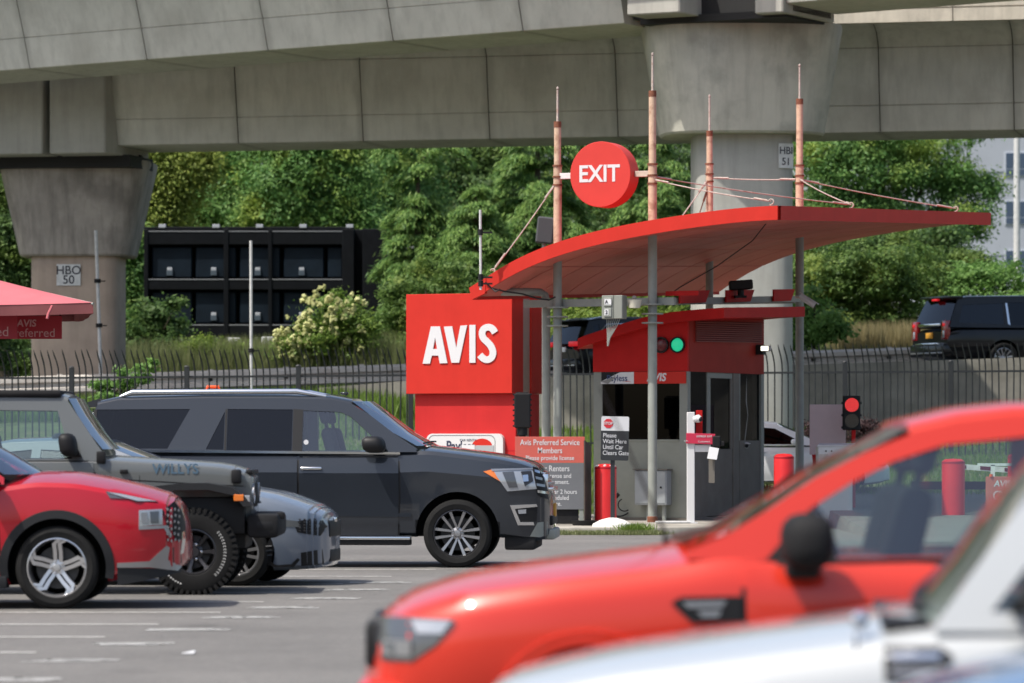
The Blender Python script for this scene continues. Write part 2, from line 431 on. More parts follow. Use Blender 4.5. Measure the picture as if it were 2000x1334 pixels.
# pier segments (wide end blocks) resting on the caps
def end_blocks(par_t, specs, m):
    for x0, x1, y0, z0, z1, ch in specs:
        bb = MB(); bb.prism([(x0, y0, z0), (x1 - ch, y0, z0), (x1, y0 + .5, z0), (x1, 2.5, z0), (x0, 2.5, z0)], (0, 0, z1 - z0))
        bmesh.ops.bevel(bb.bm, geom=list(bb.bm.edges), offset=.03, segments=1, affect='EDGES')
        bb.done('pier_block', m, par_t, smooth=20)
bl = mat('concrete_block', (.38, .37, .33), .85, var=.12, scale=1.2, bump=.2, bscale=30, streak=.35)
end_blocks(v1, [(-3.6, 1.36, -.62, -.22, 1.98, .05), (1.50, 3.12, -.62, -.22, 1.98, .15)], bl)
bb = MB(); bb.box((-3.4, .4, -.5), (3.3, 2.3, -.2)); bb.done('bearing_gap_shade', BEARING, v1, 0)  # black filler box standing in for the shade in the bearing gap
bb = MB(); bb.box((17.6, .15, .30), (21.2, 2.3, .46)); bb.done('bearing_gap_shade', BEARING, v2, 0)  # gap shade on the inbound cap, made as a solid black box
end_blocks(v2, [(17.72, 19.05, -.75, .42, 2.2, .02), (20.6, 21.3, -.2, .36, 2.2, .02)], bl)
# the inbound deck goes on past the pier
bb = MB(); bb.prism([(21.3, y, z + .57) for y, z in near_near + [(2.6 - y, z) for y, z in near_near[::-1]]], (14, 0, .27))
bb.done('concrete_segment', CONC, v2, smooth=25)
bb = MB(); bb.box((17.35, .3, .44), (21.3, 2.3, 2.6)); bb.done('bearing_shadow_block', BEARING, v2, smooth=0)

def sup(a, b_, n, k=48):
    pts = []
    for i in range(k):
        t = 2 * math.pi * i / k; c, s_ = math.cos(t), math.sin(t)
        pts.append((a * math.copysign(abs(c) ** (2 / n), c), b_ * math.copysign(abs(s_) ** (2 / n), s_)))
    return pts
def pier(name, label, c, z0, colw, zc, capb, zt, capt, plate, mcol, mcap, rz):
    t = thing(name, label, 'viaduct pier', (c[0], c[1], z0), rz)
    bb = MB(); rows = [[(x, y, z) for x, y in sup(colw[0] / 2, colw[1] / 2, colw[2])] for z in (-1.5, 0, (zc - z0) * .5, zc - z0 - .002)]
    bb.grid(rows, closed=True); bb.done('column', mcol, t, 40)
    bb = MB(); rows = []
    for f in (0, .02, .35, .7, .97, 1):
        w_ = capb[0] + (capt[0] - capb[0]) * f; d_ = capb[1] + (capt[1] - capb[1]) * f; n_ = capb[2] + (capt[2] - capb[2]) * f
        if f == 0: w_ -= .08; d_ -= .08
        if f == 1: w_ -= .06; d_ -= .06
        rows.append([(x, y, zc - z0 + (zt - zc) * f) for x, y in sup(w_ / 2, d_ / 2, n_)])
    V = bb.grid(rows, closed=True); bb.bm.faces.new(V[0][::-1]); bb.bm.faces.new(V[-1])
    bb.done('flared_cap', mcap, t, 30)
    return t
z0 = 2.4
LY = 106.2; s1 = 8000 / (LY - 1.0)
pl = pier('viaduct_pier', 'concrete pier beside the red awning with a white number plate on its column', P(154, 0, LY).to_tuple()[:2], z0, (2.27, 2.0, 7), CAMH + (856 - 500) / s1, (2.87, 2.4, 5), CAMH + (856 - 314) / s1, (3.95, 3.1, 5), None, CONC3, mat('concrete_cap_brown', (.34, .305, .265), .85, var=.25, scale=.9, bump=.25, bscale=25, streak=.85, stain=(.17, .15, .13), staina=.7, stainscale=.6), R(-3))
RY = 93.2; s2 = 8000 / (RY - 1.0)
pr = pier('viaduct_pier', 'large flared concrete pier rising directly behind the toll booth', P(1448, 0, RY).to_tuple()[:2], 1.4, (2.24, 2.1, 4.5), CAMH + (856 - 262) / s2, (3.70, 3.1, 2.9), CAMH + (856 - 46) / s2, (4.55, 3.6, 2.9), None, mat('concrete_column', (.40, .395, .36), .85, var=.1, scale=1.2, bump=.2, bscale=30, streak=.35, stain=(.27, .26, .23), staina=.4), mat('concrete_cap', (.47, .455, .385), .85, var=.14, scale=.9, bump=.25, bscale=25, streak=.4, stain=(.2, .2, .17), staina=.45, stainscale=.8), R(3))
# bearing pads on both caps
for t, zc, xs in ((pl, CAMH + 542 / s1 - z0, (-1.3, .35, 1.45)), (pr, CAMH + 810 / s2 - 1.4, (-1.3, 1.25))):
    for x in xs:
        bb = MB(); bb.box((x - .3, -.9, zc - .02), (x + .3, .9, zc + .16), .02); bb.done('bearing_pad', BEARING, t, 20)
# plates
def plate(par_t, l1, l2, loc, rz, w_, h_, sz):
    bb = MB(); bb.cbox((0, 0, 0), (w_, .02, h_), .004); o = bb.done('number_plate', WHITED, par_t, 30)
    o.location = loc; o.rotation_euler = (0, 0, rz)
    text(l1, sz, DARKL, o, (0, -.012, h_ * .2), bold=.012, depth=.002); text(l2, sz, DARKL, o, (0, -.012, -h_ * .24), bold=.012, depth=.002)
plate(pl, 'HBO', '50', (-.10, -1.03, P(0, 537, LY - 1).z - z0), 0, .62, .55, .31)
plate(pr, 'HBI', '51', (.90, -.985, P(0, 304, RY - 1).z - 1.4), R(24), .38, .56, .23)

# ================================================================ retaining wall, guardrail, fence
t = thing('retaining_wall', 'stained concrete retaining wall under the raised road', 'wall', (0, 97.45, 0))
for i in range(-3, 14):
    x0, x1 = i * 3.6 - 1.0, i * 3.6 + 2.6
    if x1 < -3.5: continue
    bb = MB(); bb.prism([(x0 + .008, -.14, .2), (x1 - .008, -.14, .2), (x1 - .008, -.12, road_z(x1) + .27), (x0 + .008, -.12, road_z(x0) + .27 - (.17 if x1 < 4 else 0))], (0, .28, 0))
    bb.done('wall_panel', WALLC, t, 20)
bb = MB(); bb.prism([(-3.5, -.02, .2), (40, -.02, .2), (40, -.02, road_z(24) - .3), (-3.5, -.02, road_z(-3.5) - .02)], (0, .1, 0)); bb.done('wall_core', JOINT, t, 0)

t = thing('guardrail', 'long weathered steel guardrail along the far side of the raised road', 'guardrail', (0, 103.2, 0))
prof = [(0, 0), (-.10, .03), (-.10, .13), (.02, .18), (.02, .25), (-.10, .29), (-.10, .39), (0, .45)]
for i in range(-9, 7):
    x0, x1 = i * 3.8 - 1.0, i * 3.8 + 2.84
    bb = MB(); rows = []
    for x in (x0, x1): rows.append([(x, y - (.012 if i % 2 else 0), road_z(max(-24, min(24, x))) + .26 + z) for y, z in prof])
    bb.grid(rows); bb.done('rail_beam', GALV, t, 30)
for i in range(-17, 14):
    x = i * 1.9; z = road_z(max(-24, min(24, x)))
    bb = MB(); bb.box((x - .07, .02, z - .3), (x + .07, .18, z + .74), .01); bb.done('rail_post', GALV, t, 20)

t = thing('picket_fence', 'black steel picket fence with curved tops running across the whole lot', 'fence', (0, 89, 0))
def fence_z(x): return 1.29 + .007 * x
def picket_mesh():
    bb = MB(); pts = [(0, 0, -.35), (0, 0, 1.72), (-.01, -.016, 1.86), (-.035, -.055, 2.0), (-.075, -.11, 2.14), (-.10, -.15, 2.25)]
    bb.tube(pts, [.016] * 5 + [.005], 4); return bb.mesh('picket', FENCEM, 0)
pm = picket_mesh()
post_x = [P(px, 0, 89).x for px in (-75, 140, 365, 583, 802, 1020, 1240, 1455, 1650, 1857, 2070, 2285, 2500)]
i = 0; x = P(-30, 0, 89).x
while x < 16.6:
    px = 1000 + x * 8000 / 89
    if not (806 < px < 1050 or 1168 < px < 1488) and min(abs(x - q) for q in post_x) > .05:
        o = link('picket', pm, t); o.location = (x, 0, fence_z(x) + random.uniform(-.015, .015)); o.rotation_euler = (random.uniform(-.012, .012), random.uniform(-.012, .012), random.uniform(-.15, .15))
    x += .148
for q in post_x:
    bb = MB(); bb.box((q - .055, -.055, fence_z(q) - .6), (q + .055, .055, fence_z(q) + 1.86), .008); bb.lathe([(0, .03), (.05, .02), (.07, -.0)], 8, Matrix.Translation((q, 0, fence_z(q) + 1.865)))
    bb.done('post', FENCEM, t, 30)
for a, c in zip(post_x, post_x[1:]):
    for hh in (1.62, .12):
        bb = MB(); bb.prism([(a, -.02, fence_z(a) + hh), (a, .02, fence_z(a) + hh), (a, .02, fence_z(a) + hh + .045), (a, -.02, fence_z(a) + hh + .045)], (c - a, 0, fence_z(c) - fence_z(a))); bb.done('rail', FENCEM, t, 0)

# ================================================================ billboard (seen from behind)
BY = 124.0
def bp(px, py, dy=0): v = P(px, py, BY); return v.x, v.z
t = thing('billboard_frame', 'large black open frame billboard seen from behind among the trees', 'billboard', (0, BY, 0))
def bbox(name, x0, y0, x1, y1, d0, d1, m, bev=.02):
    a, c = bp(x0, y1), bp(x1, y0); bb = MB(); bb.box((a[0], d0, a[1]), (c[0], d1, c[1]), bev); return bb.done(name, m, t, 20)
bbox('back_sheet', 283, 446, 772, 657, .62, .72, BILLB)
for y0, y1 in ((443, 478), (544, 566), (633, 658)):
    bbox('ledge', 281, y0, 690, y1, 0, .62, BILLB); bbox('ledge_edge', 285, y0 + (8 if y0 < 500 else 1), 672, y0 + (10 if y0 < 500 else 3), -.015, .02, BILLG, .005)
for x0, x1 in ((281, 290), (437, 447), (524, 532), (668, 692), (708, 772)):
    bbox('upright', x0, 447, x1, 655, -.03, .64, BILLB)
for r0, r1 in ((480, 543), (568, 632)):
    for k in range(5):
        x0 = 292 + k * 86; bbox('display_cabinet', x0 + 4, r0 + 2, min(x0 + 82, 668), r1 - 1, .16, .60, BILLP, .03)
        yy = r0 + 42; bbox('latch', x0 + 34, yy, x0 + 44, yy + 6, .09, .17, mat('latch_pale', (.34, .36, .39), .5) if 'latch_pale' not in MT else MT['latch_pale'], .01); bbox('latch_box', x0 + 33, yy + 6, x0 + 45, yy + 16, .08, .17, mat('latch_dark', (.05, .07, .09), .5) if 'latch_dark' not in MT else MT['latch_dark'], .01)
for x0 in (310, 415, 500, 585, 676): bbox('top_clip', x0, 438, x0 + 14, 445, -.02, .1, MT['latch_pale'], .01)
bb = MB()
for c in ([(310, 488), (313, 500), (322, 508), (336, 506)], [(352, 535), (352, 505), (358, 490), (366, 485)], [(311, 490), (312, 545), (312, 590)]):
    bb.tube([(bp(*q)[0], .3, bp(*q)[1]) for q in c], .018, 6)
bb.done('cable', BILLG, t, 40)
bbox('leg', 700, 640, 745, 720, .1, .5, BILLB); bbox('leg', 320, 640, 350, 720, .1, .5, BILLB)
for x0, x1, y0, y1 in ((446, 470, 660, 700), (512, 550, 658, 705)):
    a, c = P(x0, y1, 120), P(x1, y0, 120); bb = MB(); bb.box((a.x, 119.6, a.z), (c.x, 120.4, c.z), .03)
    tag(bb.done('utility_cabinet', CABW, None, 20), 'pale grey utility cabinet in the tall grass ' + ('left of' if x0 < 500 else 'right of') + ' the pole below the billboard', 'utility cabinet')

# thin poles
def pole(name, lab, pts, r, m, ring=None):
    t = thing(name, lab, 'pole', pts[0]); p0 = Vector(pts[0])
    bb = MB(); bb.tube([Vector(p) - p0 for p in pts], r, 8); bb.done('shaft', m, t, 40)
    for f in ring or []:
        q = Vector(pts[0]).lerp(Vector(pts[-1]), f) - p0; bb = MB(); bb.tube([q - Vector((0, 0, .05)), q + Vector((0, 0, .05))], r * 2, 8)
        bb.box(q + Vector((-.02, -.02, -.02)), q + Vector((.2, .02, .01))); bb.done('clamp', BLKM, t, 30)
pole('thin_pole', 'thin leaning white pole in front of the concrete pier with the number plate', [P(197, 740, 104), P(193, 620, 104), P(187, 450, 104)], .042, POLEW, [.36, .66])
pole('thin_pole', 'thin straight grey pole in front of the black billboard', [P(491, 840, 95), P(490, 470, 95)], .035, POLEW, [.42])

# far building and lamp posts
t = thing('office_building', 'pale blue grey office block with dark windows beyond the trees', 'building', P(2060, 0, 262).to_tuple()[:2] + (0,))
BW = mat('office_wall', (.33, .355, .40), .8, var=.05, scale=.6); BWI = mat('office_window', (.05, .075, .12), .25); BFR = mat('office_frame', (.42, .46, .52), .6)
bb = MB(); bb.box((-8.6, 0, 0), (14, 12, 30)); bb.done('wall', BW, t, 0)
for zc in (10.2, 13.25, 18.6, 22, 25.2): 
    bb = MB(); bb.box((-8.62, -.05, zc), (14, .1, zc + .14)); bb.done('string_course', BW, t, 0)
for zc in (8.9, 12.05, 15.2, 18.3, 21.5):
    for x in (-3.2, .6, 4.4, 8.2) + ((-7.3,) if zc in (12.05, 8.9) else ()):
        bb = MB(); bb.box((x, -.08, zc), (x + 1.95, .06, zc + 1.55), .02); f = bb.done('window', BFR, t, 0)
        for a, h0, h1 in ((.06, .5, 1.5), (.06, .06, .44)):
            bb = MB(); bb.box((x + a, -.1, zc + h0), (x + 1.9, -.07, zc + h1)); bb.done('pane', BWI, f, 0)
def street_lamp(lab, base, h, r, arm):
    t = thing('street_lamp', lab, 'street lamp', base)
    bb = MB(); bb.tube([(0, 0, -1), (0, 0, h * .5), (0, 0, h)], [r, r * .85, r * .7], 12); bb.done('pole', POLEW, t, 40)
    bb = MB(); bb.tube([(0, 0, h), (arm * .4, 0, h + .25), (arm, 0, h + .3)], .05, 8); bb.done('arm', POLEW, t, 40)
    bb = MB(); bb.cbox((arm * 1.15, 0, h + .3), (.7, .28, .12), .04); bb.done('lamp_head', POLEW, t, 40)
q = P(1986, 525, 150); street_lamp('tall pale lamp post in front of the office block', (q.x, q.y, q.z - 2), 14, .13, 1.6)
q = P(1530, 700, 150); street_lamp('street lamp whose arm shows beside the flared pier', (q.x, q.y, q.z), P(0, 320, 150).z - q.z, .1, 1.1)
# ================================================================ toll plaza canopy
TH = R(-24.2); ROT = Matrix.Rotation(TH, 4, 'Z')
N0 = Vector((4.41, 67.8, 0))
def local(v, o): return ROT.inverted() @ (Vector(v) - Vector(o))
bz = np.polyfit([0, 1.1, 2.02, 3.0, 3.89, 4.85, 5.28, 5.52], [5.40, 5.335, 5.25, 5.09, 4.89, 4.55, 4.31, 4.15], 4)
def cz(x, y): return float(np.polyval(bz, -x)) + .04 * y
CW, CL, FT = 5.52, 11.47, .235
t = thing('toll_canopy', 'red curved canopy on four masted columns over the toll booth', 'canopy', N0, TH)
xs = np.linspace(-CW, 0, 15); ys_ = np.linspace(0, CL, 9)
bb = MB(); bb.grid([[(x, y, cz(x, y) - .012) for x in xs] for y in ys_]); bb.done('roof_sheet', RED, t, 40)
def strip(pts_top, out, name='fascia', h=FT, m=RED):
    bb = MB(); out = Vector(out); a = [Vector(p) for p in pts_top]
    rows = [[p for p in a], [p + out for p in a], [p + out - Vector((0, 0, h)) for p in a], [p - Vector((0, 0, h)) for p in a]]
    rows.append(rows[0]); bb.grid(rows); bmesh.ops.remove_doubles(bb.bm, verts=bb.bm.verts, dist=1e-5); return bb.done(name, m, t, 25)
fx = list(np.linspace(-CW, 0, 29))
strip([(x, 0, cz(x, 0)) for x in fx], (0, -.04, 0)); strip([(x, CL, cz(x, CL)) for x in fx], (0, .03, 0), 'fascia', .17)
strip([(0, y, cz(0, y)) for y in ys_], (.04, 0, 0)); strip([(-CW, y, cz(-CW, y)) for y in ys_], (-.04, 0, 0))
# ragged end at the low corner
bb = MB(); bb.prism([(-CW - .045, -.05, cz(-CW, 0) - .23), (-CW + .2, -.05, cz(-CW + .2, 0) - .26), (-CW + .22, -.05, cz(-CW + .22, 0) + .0), (-CW - .1, -.05, cz(-CW, 0) - .03)], (0, .09, 0)); bb.done('end_flashing', RED, t, 0)
for i in range(6):
    for j in range(9):
        x0, x1 = -CW + i * CW / 6 + .016, -CW + (i + 1) * CW / 6 - .016; y0, y1 = j * CL / 9 + .02, (j + 1) * CL / 9 - .02
        bb = MB(); rows = []
        for x in np.linspace(x0, x1, 4): rows.append([(x, y0, cz(x, y0) - FT + .045), (x, y1, cz(x, y1) - FT + .045)])
        V = bb.grid(rows); r_ = bmesh.ops.extrude_face_region(bb.bm, geom=list(bb.bm.faces)); bmesh.ops.translate(bb.bm, vec=(0, 0, .02), verts=[v for v in r_['geom'] if isinstance(v, bmesh.types.BMVert)])
        bb.done('soffit_panel', SOFFIT, t, 0)
bb = MB(); bb.grid([[(x, y, cz(x, y) - FT + .09) for x in xs] for y in (0.02, CL - .02)]); bb.done('soffit_backing', JOINT, t, 0)
cols = {'A': (-4.425, 1.0, 7.0, 7.58, .075), 'B': (-2.66, 1.0, 7.47, 8.10, .078), 'C': (-2.66, 8.25, 7.88, 8.51, .078), 'D': (-4.425, 8.15, 7.33, 7.99, .072)}
att = {}
for k, (x, y, zt, zs, r) in cols.items():
    zc = cz(x, y)
    bb = MB(); bb.tube([(x, y, .1), (x, y, zc - .1)], r, 20); bb.done('column', GREYP, t, 40)
    bb = MB(); bb.lathe([(0, .12), (r + .012, .12), (r + .012, .21), (r, .22)], 16, Matrix.Translation((x, y, 0))); bb.done('base_collar', RUST, t, 40)
    zm = {'A': 5.98, 'B': 5.96, 'C': 6.38, 'D': 6.45}[k]
    bb = MB(); bb.tube([(x, y, zc - .1), (x, y, zm + .25)], r * .95, 16); bb.tube([(x, y, zm + .2), (x, y, zt)], r * .80, 16); m_ = bb.done('mast', PEACH, t, 40)
    bb = MB(); bb.tube([(x, y, zt), (x, y, zt + .02), (x, y, zs - .03)], [.03, .02, .017], 8); bb.lathe([(0, .03), (.022, .01), (.022, -.02), (0, -.03)], 8, Matrix.Translation((x, y, zs))); bb.done('spike', RODM, m_, 40)
    bb = MB()
    bb.tube([(x, y, zt - .1), (x, y, zt + .004)], r * .86, 16); bb.done('top_collar', RUST, m_, 40)
    for zz in (zm - .07, zm + .07, zm + .26):
        bb = MB(); bb.tube([(x, y, zz - .014), (x, y, zz + .014)], r * 1.14, 16); bb.done('collar', RUST, m_, 40)
    att[k] = Vector((x, y, zm))
    if k in 'AB':
        for zz in (3.86, 3.70, 3.545):
            bb = MB(); bb.lathe([(r, -.012), (.185, -.012), (.185, .012), (r, .012)], 20, Matrix.Translation((x, y, zz - (.03 if k == 'B' else .06)))); bb.done('clamp_ring', GREYP, t, 40)
def hook(p):
    bb = MB(); pts = [(p.x + .045 * math.cos(a), p.y, p.z + .05 + .045 * math.sin(a)) for a in np.linspace(-2.2, 2.8, 10)]
    bb.tube([(p.x, p.y, p.z - .03)] + pts, .012, 6); bb.done('cable_hook', RODM, t, 40)
def cab(a, c, sag=.03, m=None):
    a, c = Vector(a), Vector(c); pts = [a.lerp(c, f) - Vector((0, 0, sag * 4 * f * (1 - f))) for f in np.linspace(0, 1, 7)]
    bb = MB(); bb.tube(pts, .011, 6); d = (c - a).normalized()
    bb.tube([a + d * .08, a + d * .38], .02, 6); bb.tube([c - d * .38, c - d * .08], .02, 6); bb.done('stay_cable', m or RODM, t, 40)
def onroof(x, y): return Vector((x, y, cz(x, y) + .02))
h1, h2, h3, h4, h5 = onroof(-.15, .06), onroof(-.25, 4.3), onroof(-.25, 10.2), onroof(-5.25, .12), onroof(-5.2, 8.4)
for h_ in (h1, h2, h3, h4): hook(h_)
up = Vector((0, 0, .06))
cab(att['B'], h1 + up); cab(att['B'] + Vector((0, 0, .05)), h2 + up); cab(att['C'], h2 + up); cab(att['C'], h3 + up); cab(att['A'], h4 + up)
cab(att['D'], att['C'], .02); cab(att['A'] - Vector((0, 0, .1)), onroof(-4.62, 1.4), .0, RUST); cab(att['D'], onroof(-5.2, 6.6)); cab(att['D'] - Vector((0, 0, .1)), onroof(-4.7, 7.6), 0, RUST)
# frame beams under the roof
def beam(a, c, w_, h_, m, name='tie_beam'):
    a, c = Vector(a), Vector(c); d = c - a; bb = MB()
    nrm = Vector((-d.y, d.x, 0)).normalized() * w_ / 2; uz = Vector((0, 0, h_ / 2))
    bb.prism([a - nrm - uz, a + nrm - uz, a + nrm + uz, a - nrm + uz], d); return bb.done(name, m, t, 0)
beam((-5.1, 1.12, 3.875), (-2.3, 1.12, 3.885), .1, .13, GREYP); beam((-2.66, 1.16, 3.88), (-2.66, 8.2, 4.15), .1, .12, GREYP)
beam((-4.425, 1.3, 3.9), (-4.425, 8.0, 4.14), .08, .1, GREYP); beam((-4.425, 8.0, 4.12), (-2.66, 8.0, 4.12), .08, .12, GREYP)
for y0, y1 in ((2.0, 3.4), (4.2, 5.6), (6.6, 7.7)):
    bb = MB(); bb.prism([(-2.58, y0, 3.80 + .038 * y0), (-2.58, y1 - .2, 3.80 + .038 * y1), (-2.58, y1, 4.02 + .038 * y1), (-2.58, y0, 4.02 + .038 * y0)], (.03, 0, 0)); bb.done('gusset_panel', REDB, t, 0)
bb = MB(); bb.prism([(-5.1, 1.2, 3.86), (-2.2, 1.2, 3.86), (-2.2, 1.2, 4.03), (-5.1, 1.2, 4.03)], (0, .02, 0)) if False else bb.box((-2.5, 1.2, 3.98), (-1.9, 1.24, 4.06)); bb.done('gusset_panel', REDB, t, 0)
# downpipe with a bend, black cable
q = [local(P(px, py, Y), N0) for px, py, Y in ((978, 570, 70.9), (1030, 570, 70.9), (1056, 571, 70.95), (1064, 576, 71), (1067, 590, 71), (1067, 760, 71), (1067, 1010, 71))]
bb = MB(); bb.tube(q, .07, 12); bb.done('downpipe', GREYP, t, 50)
q = [local(P(px, py, 69.9), N0) for px, py in ((948, 551), (960, 563), (985, 569), (1020, 574), (1050, 583), (1072, 586), (1085, 580))]
bb = MB(); bb.tube(q, .016, 6); bb.tube([q[1], q[1] + Vector((.08, 0, -.06)), q[1] + Vector((.16, 0, -.02))], .014, 6); bb.done('cable', BLK, t, 50)
q = [local(P(px, py, 70.6), N0) for px, py in ((1500, 432), (1470, 470), (1400, 520), (1330, 560), (1300, 580), (1280, 592))]
bb = MB(); bb.tube(q, .009, 5); bb.done('cable', BLK, t, 50)
# pole clamped to the low corner
pole('clamped_pole', 'thin grey pole clamped to the low corner of the red canopy', [P(939, 566, 69.6), P(938, 410, 69.6)], .022, POLEW, [.08, .16, .72])

def world(frame_o, v): return Vector(frame_o) + ROT @ Vector(v)
# floodlight and camera on the beam
t2 = thing('floodlight', 'black floodlight standing on the red beam above the booth', 'floodlight', P(1447, 575, 73))
bb = MB(); bb.box((-.2, -.15, .08), (.22, .15, .25), .02); bmesh.ops.transform(bb.bm, matrix=Matrix.Rotation(R(-4), 4, 'Y'), verts=bb.bm.verts); bb.done('lamp_housing', BLK, t2, 30)
bb = MB(); bb.tube([(0, 0, -.05), (0, 0, .1)], .06, 10); bb.box((-.1, -.08, -.06), (.1, .08, -.02)); bb.done('bracket', BLK, t2, 30)
def seccam(lab, loc, tilt, yaw, L_=.3, r=.05):
    t2 = thing('security_camera', lab, 'security camera', loc, yaw); Mt = Matrix.Rotation(tilt, 4, 'Y')
    bb = MB(); bb.tube([(0, 0, 0), (L_, 0, 0)], r, 12); bb.box((-.03, -r * 1.1, r * .75), (L_ + .05, r * 1.1, r * 1.05), .005); bmesh.ops.transform(bb.bm, matrix=Mt, verts=bb.bm.verts); bb.done('camera_body', WHITE, t2, 40)
    bb = MB(); bb.tube([(L_, 0, 0), (L_ + .012, 0, 0)], r * .8, 12); bmesh.ops.transform(bb.bm, matrix=Mt, verts=bb.bm.verts); bb.done('lens', BLK, t2, 40)
    bb = MB(); bb.tube([(.05, 0, 0), (-.02, .03, -.03), (-.08, .1, -.02)], .02, 8); bb.done('bracket', WHITED, t2, 40)
seccam('white security camera tilted down at the right end of the canopy beam', P(1562, 578, 75), R(32), R(-8), .33, .06)
seccam('white security camera on the wall beside the booth door', P(1448, 868, 73.9) + Vector((0, -.2, 0)), R(8), R(-62), .16, .05)
# junction box
t2 = thing('junction_box', 'grey electrical box marked A and 2 hanging from the canopy beam', 'electrical box', P(1200, 600, 69.5), TH)
bb = MB(); bb.box((-.19, -.11, -.2), (.03, .1, .2), .01); bb.done('box_body', BOOTHL, t2, 30)
bb = MB(); bb.box((.034, -.11, -.2), (.19, .1, .2), .01); bb.done('box_side', BOOTHL, t2, 30)
for zz, c_ in ((.085, 'A'), (-.09, '2')):
    bb = MB(); bb.box((-.14, -.135, zz - .075), (.0, -.11, zz + .075), .008); o = bb.done('hatch', GREYP, t2, 30)
    bb = MB(); bb.box((-.125, -.139, zz - .045), (-.05 if c_ == '2' else -.0, -.134, zz + .05)); bb.done('label_plate', LETTER, o, 0)
    text(c_, .085, DARKL, o, (-.085, -.142, zz), bold=.02)
bb = MB()
for i in range(7): bb.tube([(-.13 + i * .04, -.02, -.2), (-.125 + i * .03, -.02, -.32), (-.115 + i * .008, -.03, -.52), (-.115 + i * .002, -.03, -.66)], .008, 5)
bb.done('hanging_wires', GREYP, t2, 50)
t2 = thing('cup_sensor', 'small cream cup shaped sensor under the beam beside the marked box', 'sensor', P(1239, 594, 69.5))
bb = MB(); bb.lathe([(0, -.07), (.1, -.065), (.11, 0), (.125, .06), (.125, .075), (0, .075)], 20); bb.done('cup', mat('cream_plastic', (.58, .55, .45), .5), t2, 40)
bb = MB(); bb.tube([(0, 0, .07), (0, .05, .12)], .04, 8); bb.done('bracket', GREYP, t2, 40)

# ================================================================ EXIT disc
mid = (att['A'] + att['B']) / 2; c0 = world(N0, (mid.x, mid.y, 6.06))
t2 = thing('exit_sign', 'round red disc sign reading EXIT between two masts', 'sign', c0, TH)
Mx = Matrix.Rotation(R(90), 4, 'X')
bb = MB(); bb.lathe([(0, .2), (.555, .2), (.562, .19), (.562, -.17), (.555, -.18), (0, -.18)], 64, Mx); bb.done('disc', mat('red_sign_disc', (.54, .045, .036), .45, var=.04, spec=.25), t2, 30)
bb = MB(); bb.cbox((-.72, 0, 0), (.30, .08, .10), .005); bb.done('mounting_bar', WHITED, t2, 30)
bb = MB(); bb.cbox((.72, 0, 0), (.30, .08, .10), .005); bb.done('mounting_bar', mat('bar_beige', (.50, .42, .34), .6, var=.15, scale=8), t2, 30)
text('EXIT', .40, LETTER, t2, (-.02, -.202, -.0), bold=.022, sx=.93, depth=.004)

# ================================================================ big red sign cube
def flat(bb, loops, y, depth):
    """loops of (x, z): outer first, then holes -> plate in the xz plane"""
    L3 = [[Vector((x, z, 0)) for x, z in lp] for lp in loops]; pts = [p for lp in L3 for p in lp]
    a = [bb.bm.verts.new((p.x, y, p.y)) for p in pts]; c = [bb.bm.verts.new((p.x, y + depth, p.y)) for p in pts]
    for tri in tessellate_polygon(L3):
        try:
            bb.bm.faces.new([a[i] for i in tri]); bb.bm.faces.new([c[i] for i in reversed(tri)])
        except ValueError: pass
    k = 0
    for lp in loops:
        n = len(lp)
        for i in range(n):
            bb.bm.faces.new((a[k + i], a[k + (i + 1) % n], c[k + (i + 1) % n], c[k + i]))
        k += n
AV = dict(
 A=[[(500, 797), (547, 588), (598, 588), (640, 795), (597, 796), (589, 752), (552, 752), (541, 797)], [(559, 715), (582, 715), (571, 650)]],
 V=[[(620, 590), (667, 588), (690, 712), (713, 586), (751, 583), (706, 793), (663, 793)]],
 I=[[(764, 582), (798, 582), (798, 794), (764, 794)]])
spine = [(908, 627), (890, 603), (866, 596), (843, 607), (835, 632), (843, 658), (865, 680), (885, 704), (896, 735), (889, 764), (866, 778), (842, 771), (822, 751)]
def stroke(sp, wd):
    sp = [Vector((x, y)) for x, y in sp]; fine = []
    for i in range(len(sp) - 1):
        p0, p1, p2, p3 = sp[max(i - 1, 0)], sp[i], sp[i + 1], sp[min(i + 2, len(sp) - 1)]
        for f in (0, .25, .5, .75):
            fine.append(.5 * ((2 * p1) + (p2 - p0) * f + (2 * p0 - 5 * p1 + 4 * p2 - p3) * f * f + (3 * p1 - p0 - 3 * p2 + p3) * f ** 3))
    fine.append(sp[-1]); l, r = [], []
    for i, p in enumerate(fine):
        d = (fine[min(i + 1, len(fine) - 1)] - fine[max(i - 1, 0)]).normalized(); nn = Vector((-d.y, d.x))
        l.append(p + nn * wd / 2); r.append(p - nn * wd / 2)
    return [tuple(v) for v in l + r[::-1]]
AV['S'] = [stroke(spine, 37)]
SC = Vector((0.0, 72.5, 0)); kx, ks = 100.4, 110.3
t = thing('red_sign_cube', 'large red block sign with tall white lettering beside the canopy', 'sign', SC, TH)
bb = MB(); bb.box((-2.08, 0, 2.345), (0, .49, 4.125), .006); bb.done('front_panel', RED, t, 20)
bb = MB(); bb.box((-2.02, .49, 2.36), (-.03, .84, 4.10)); bb.done('grey_band', mat('sign_band_grey', (.36, .34, .30), .5, var=.06), t, 0)
bb = MB(); bb.box((-2.08, .84, 2.345), (0, 1.32, 4.125), .006); bb.done('rear_panel', RED, t, 20)
for k, loops in AV.items():
    lp = [[((650 + x / 2.857 - 1000) / kx, CAMH + (HZ - 430 - z / 2.857) / ks) for x, z in l_] for l_ in loops]
    bb = MB(); flat(bb, lp, -.02, .019); bb.done('letter', LETTER, t, 0)
bb = MB(); bb.box((-1.96, .12, .1), (.02, .50, 2.34), .004); bb.done('base_front', RED2, t, 20)
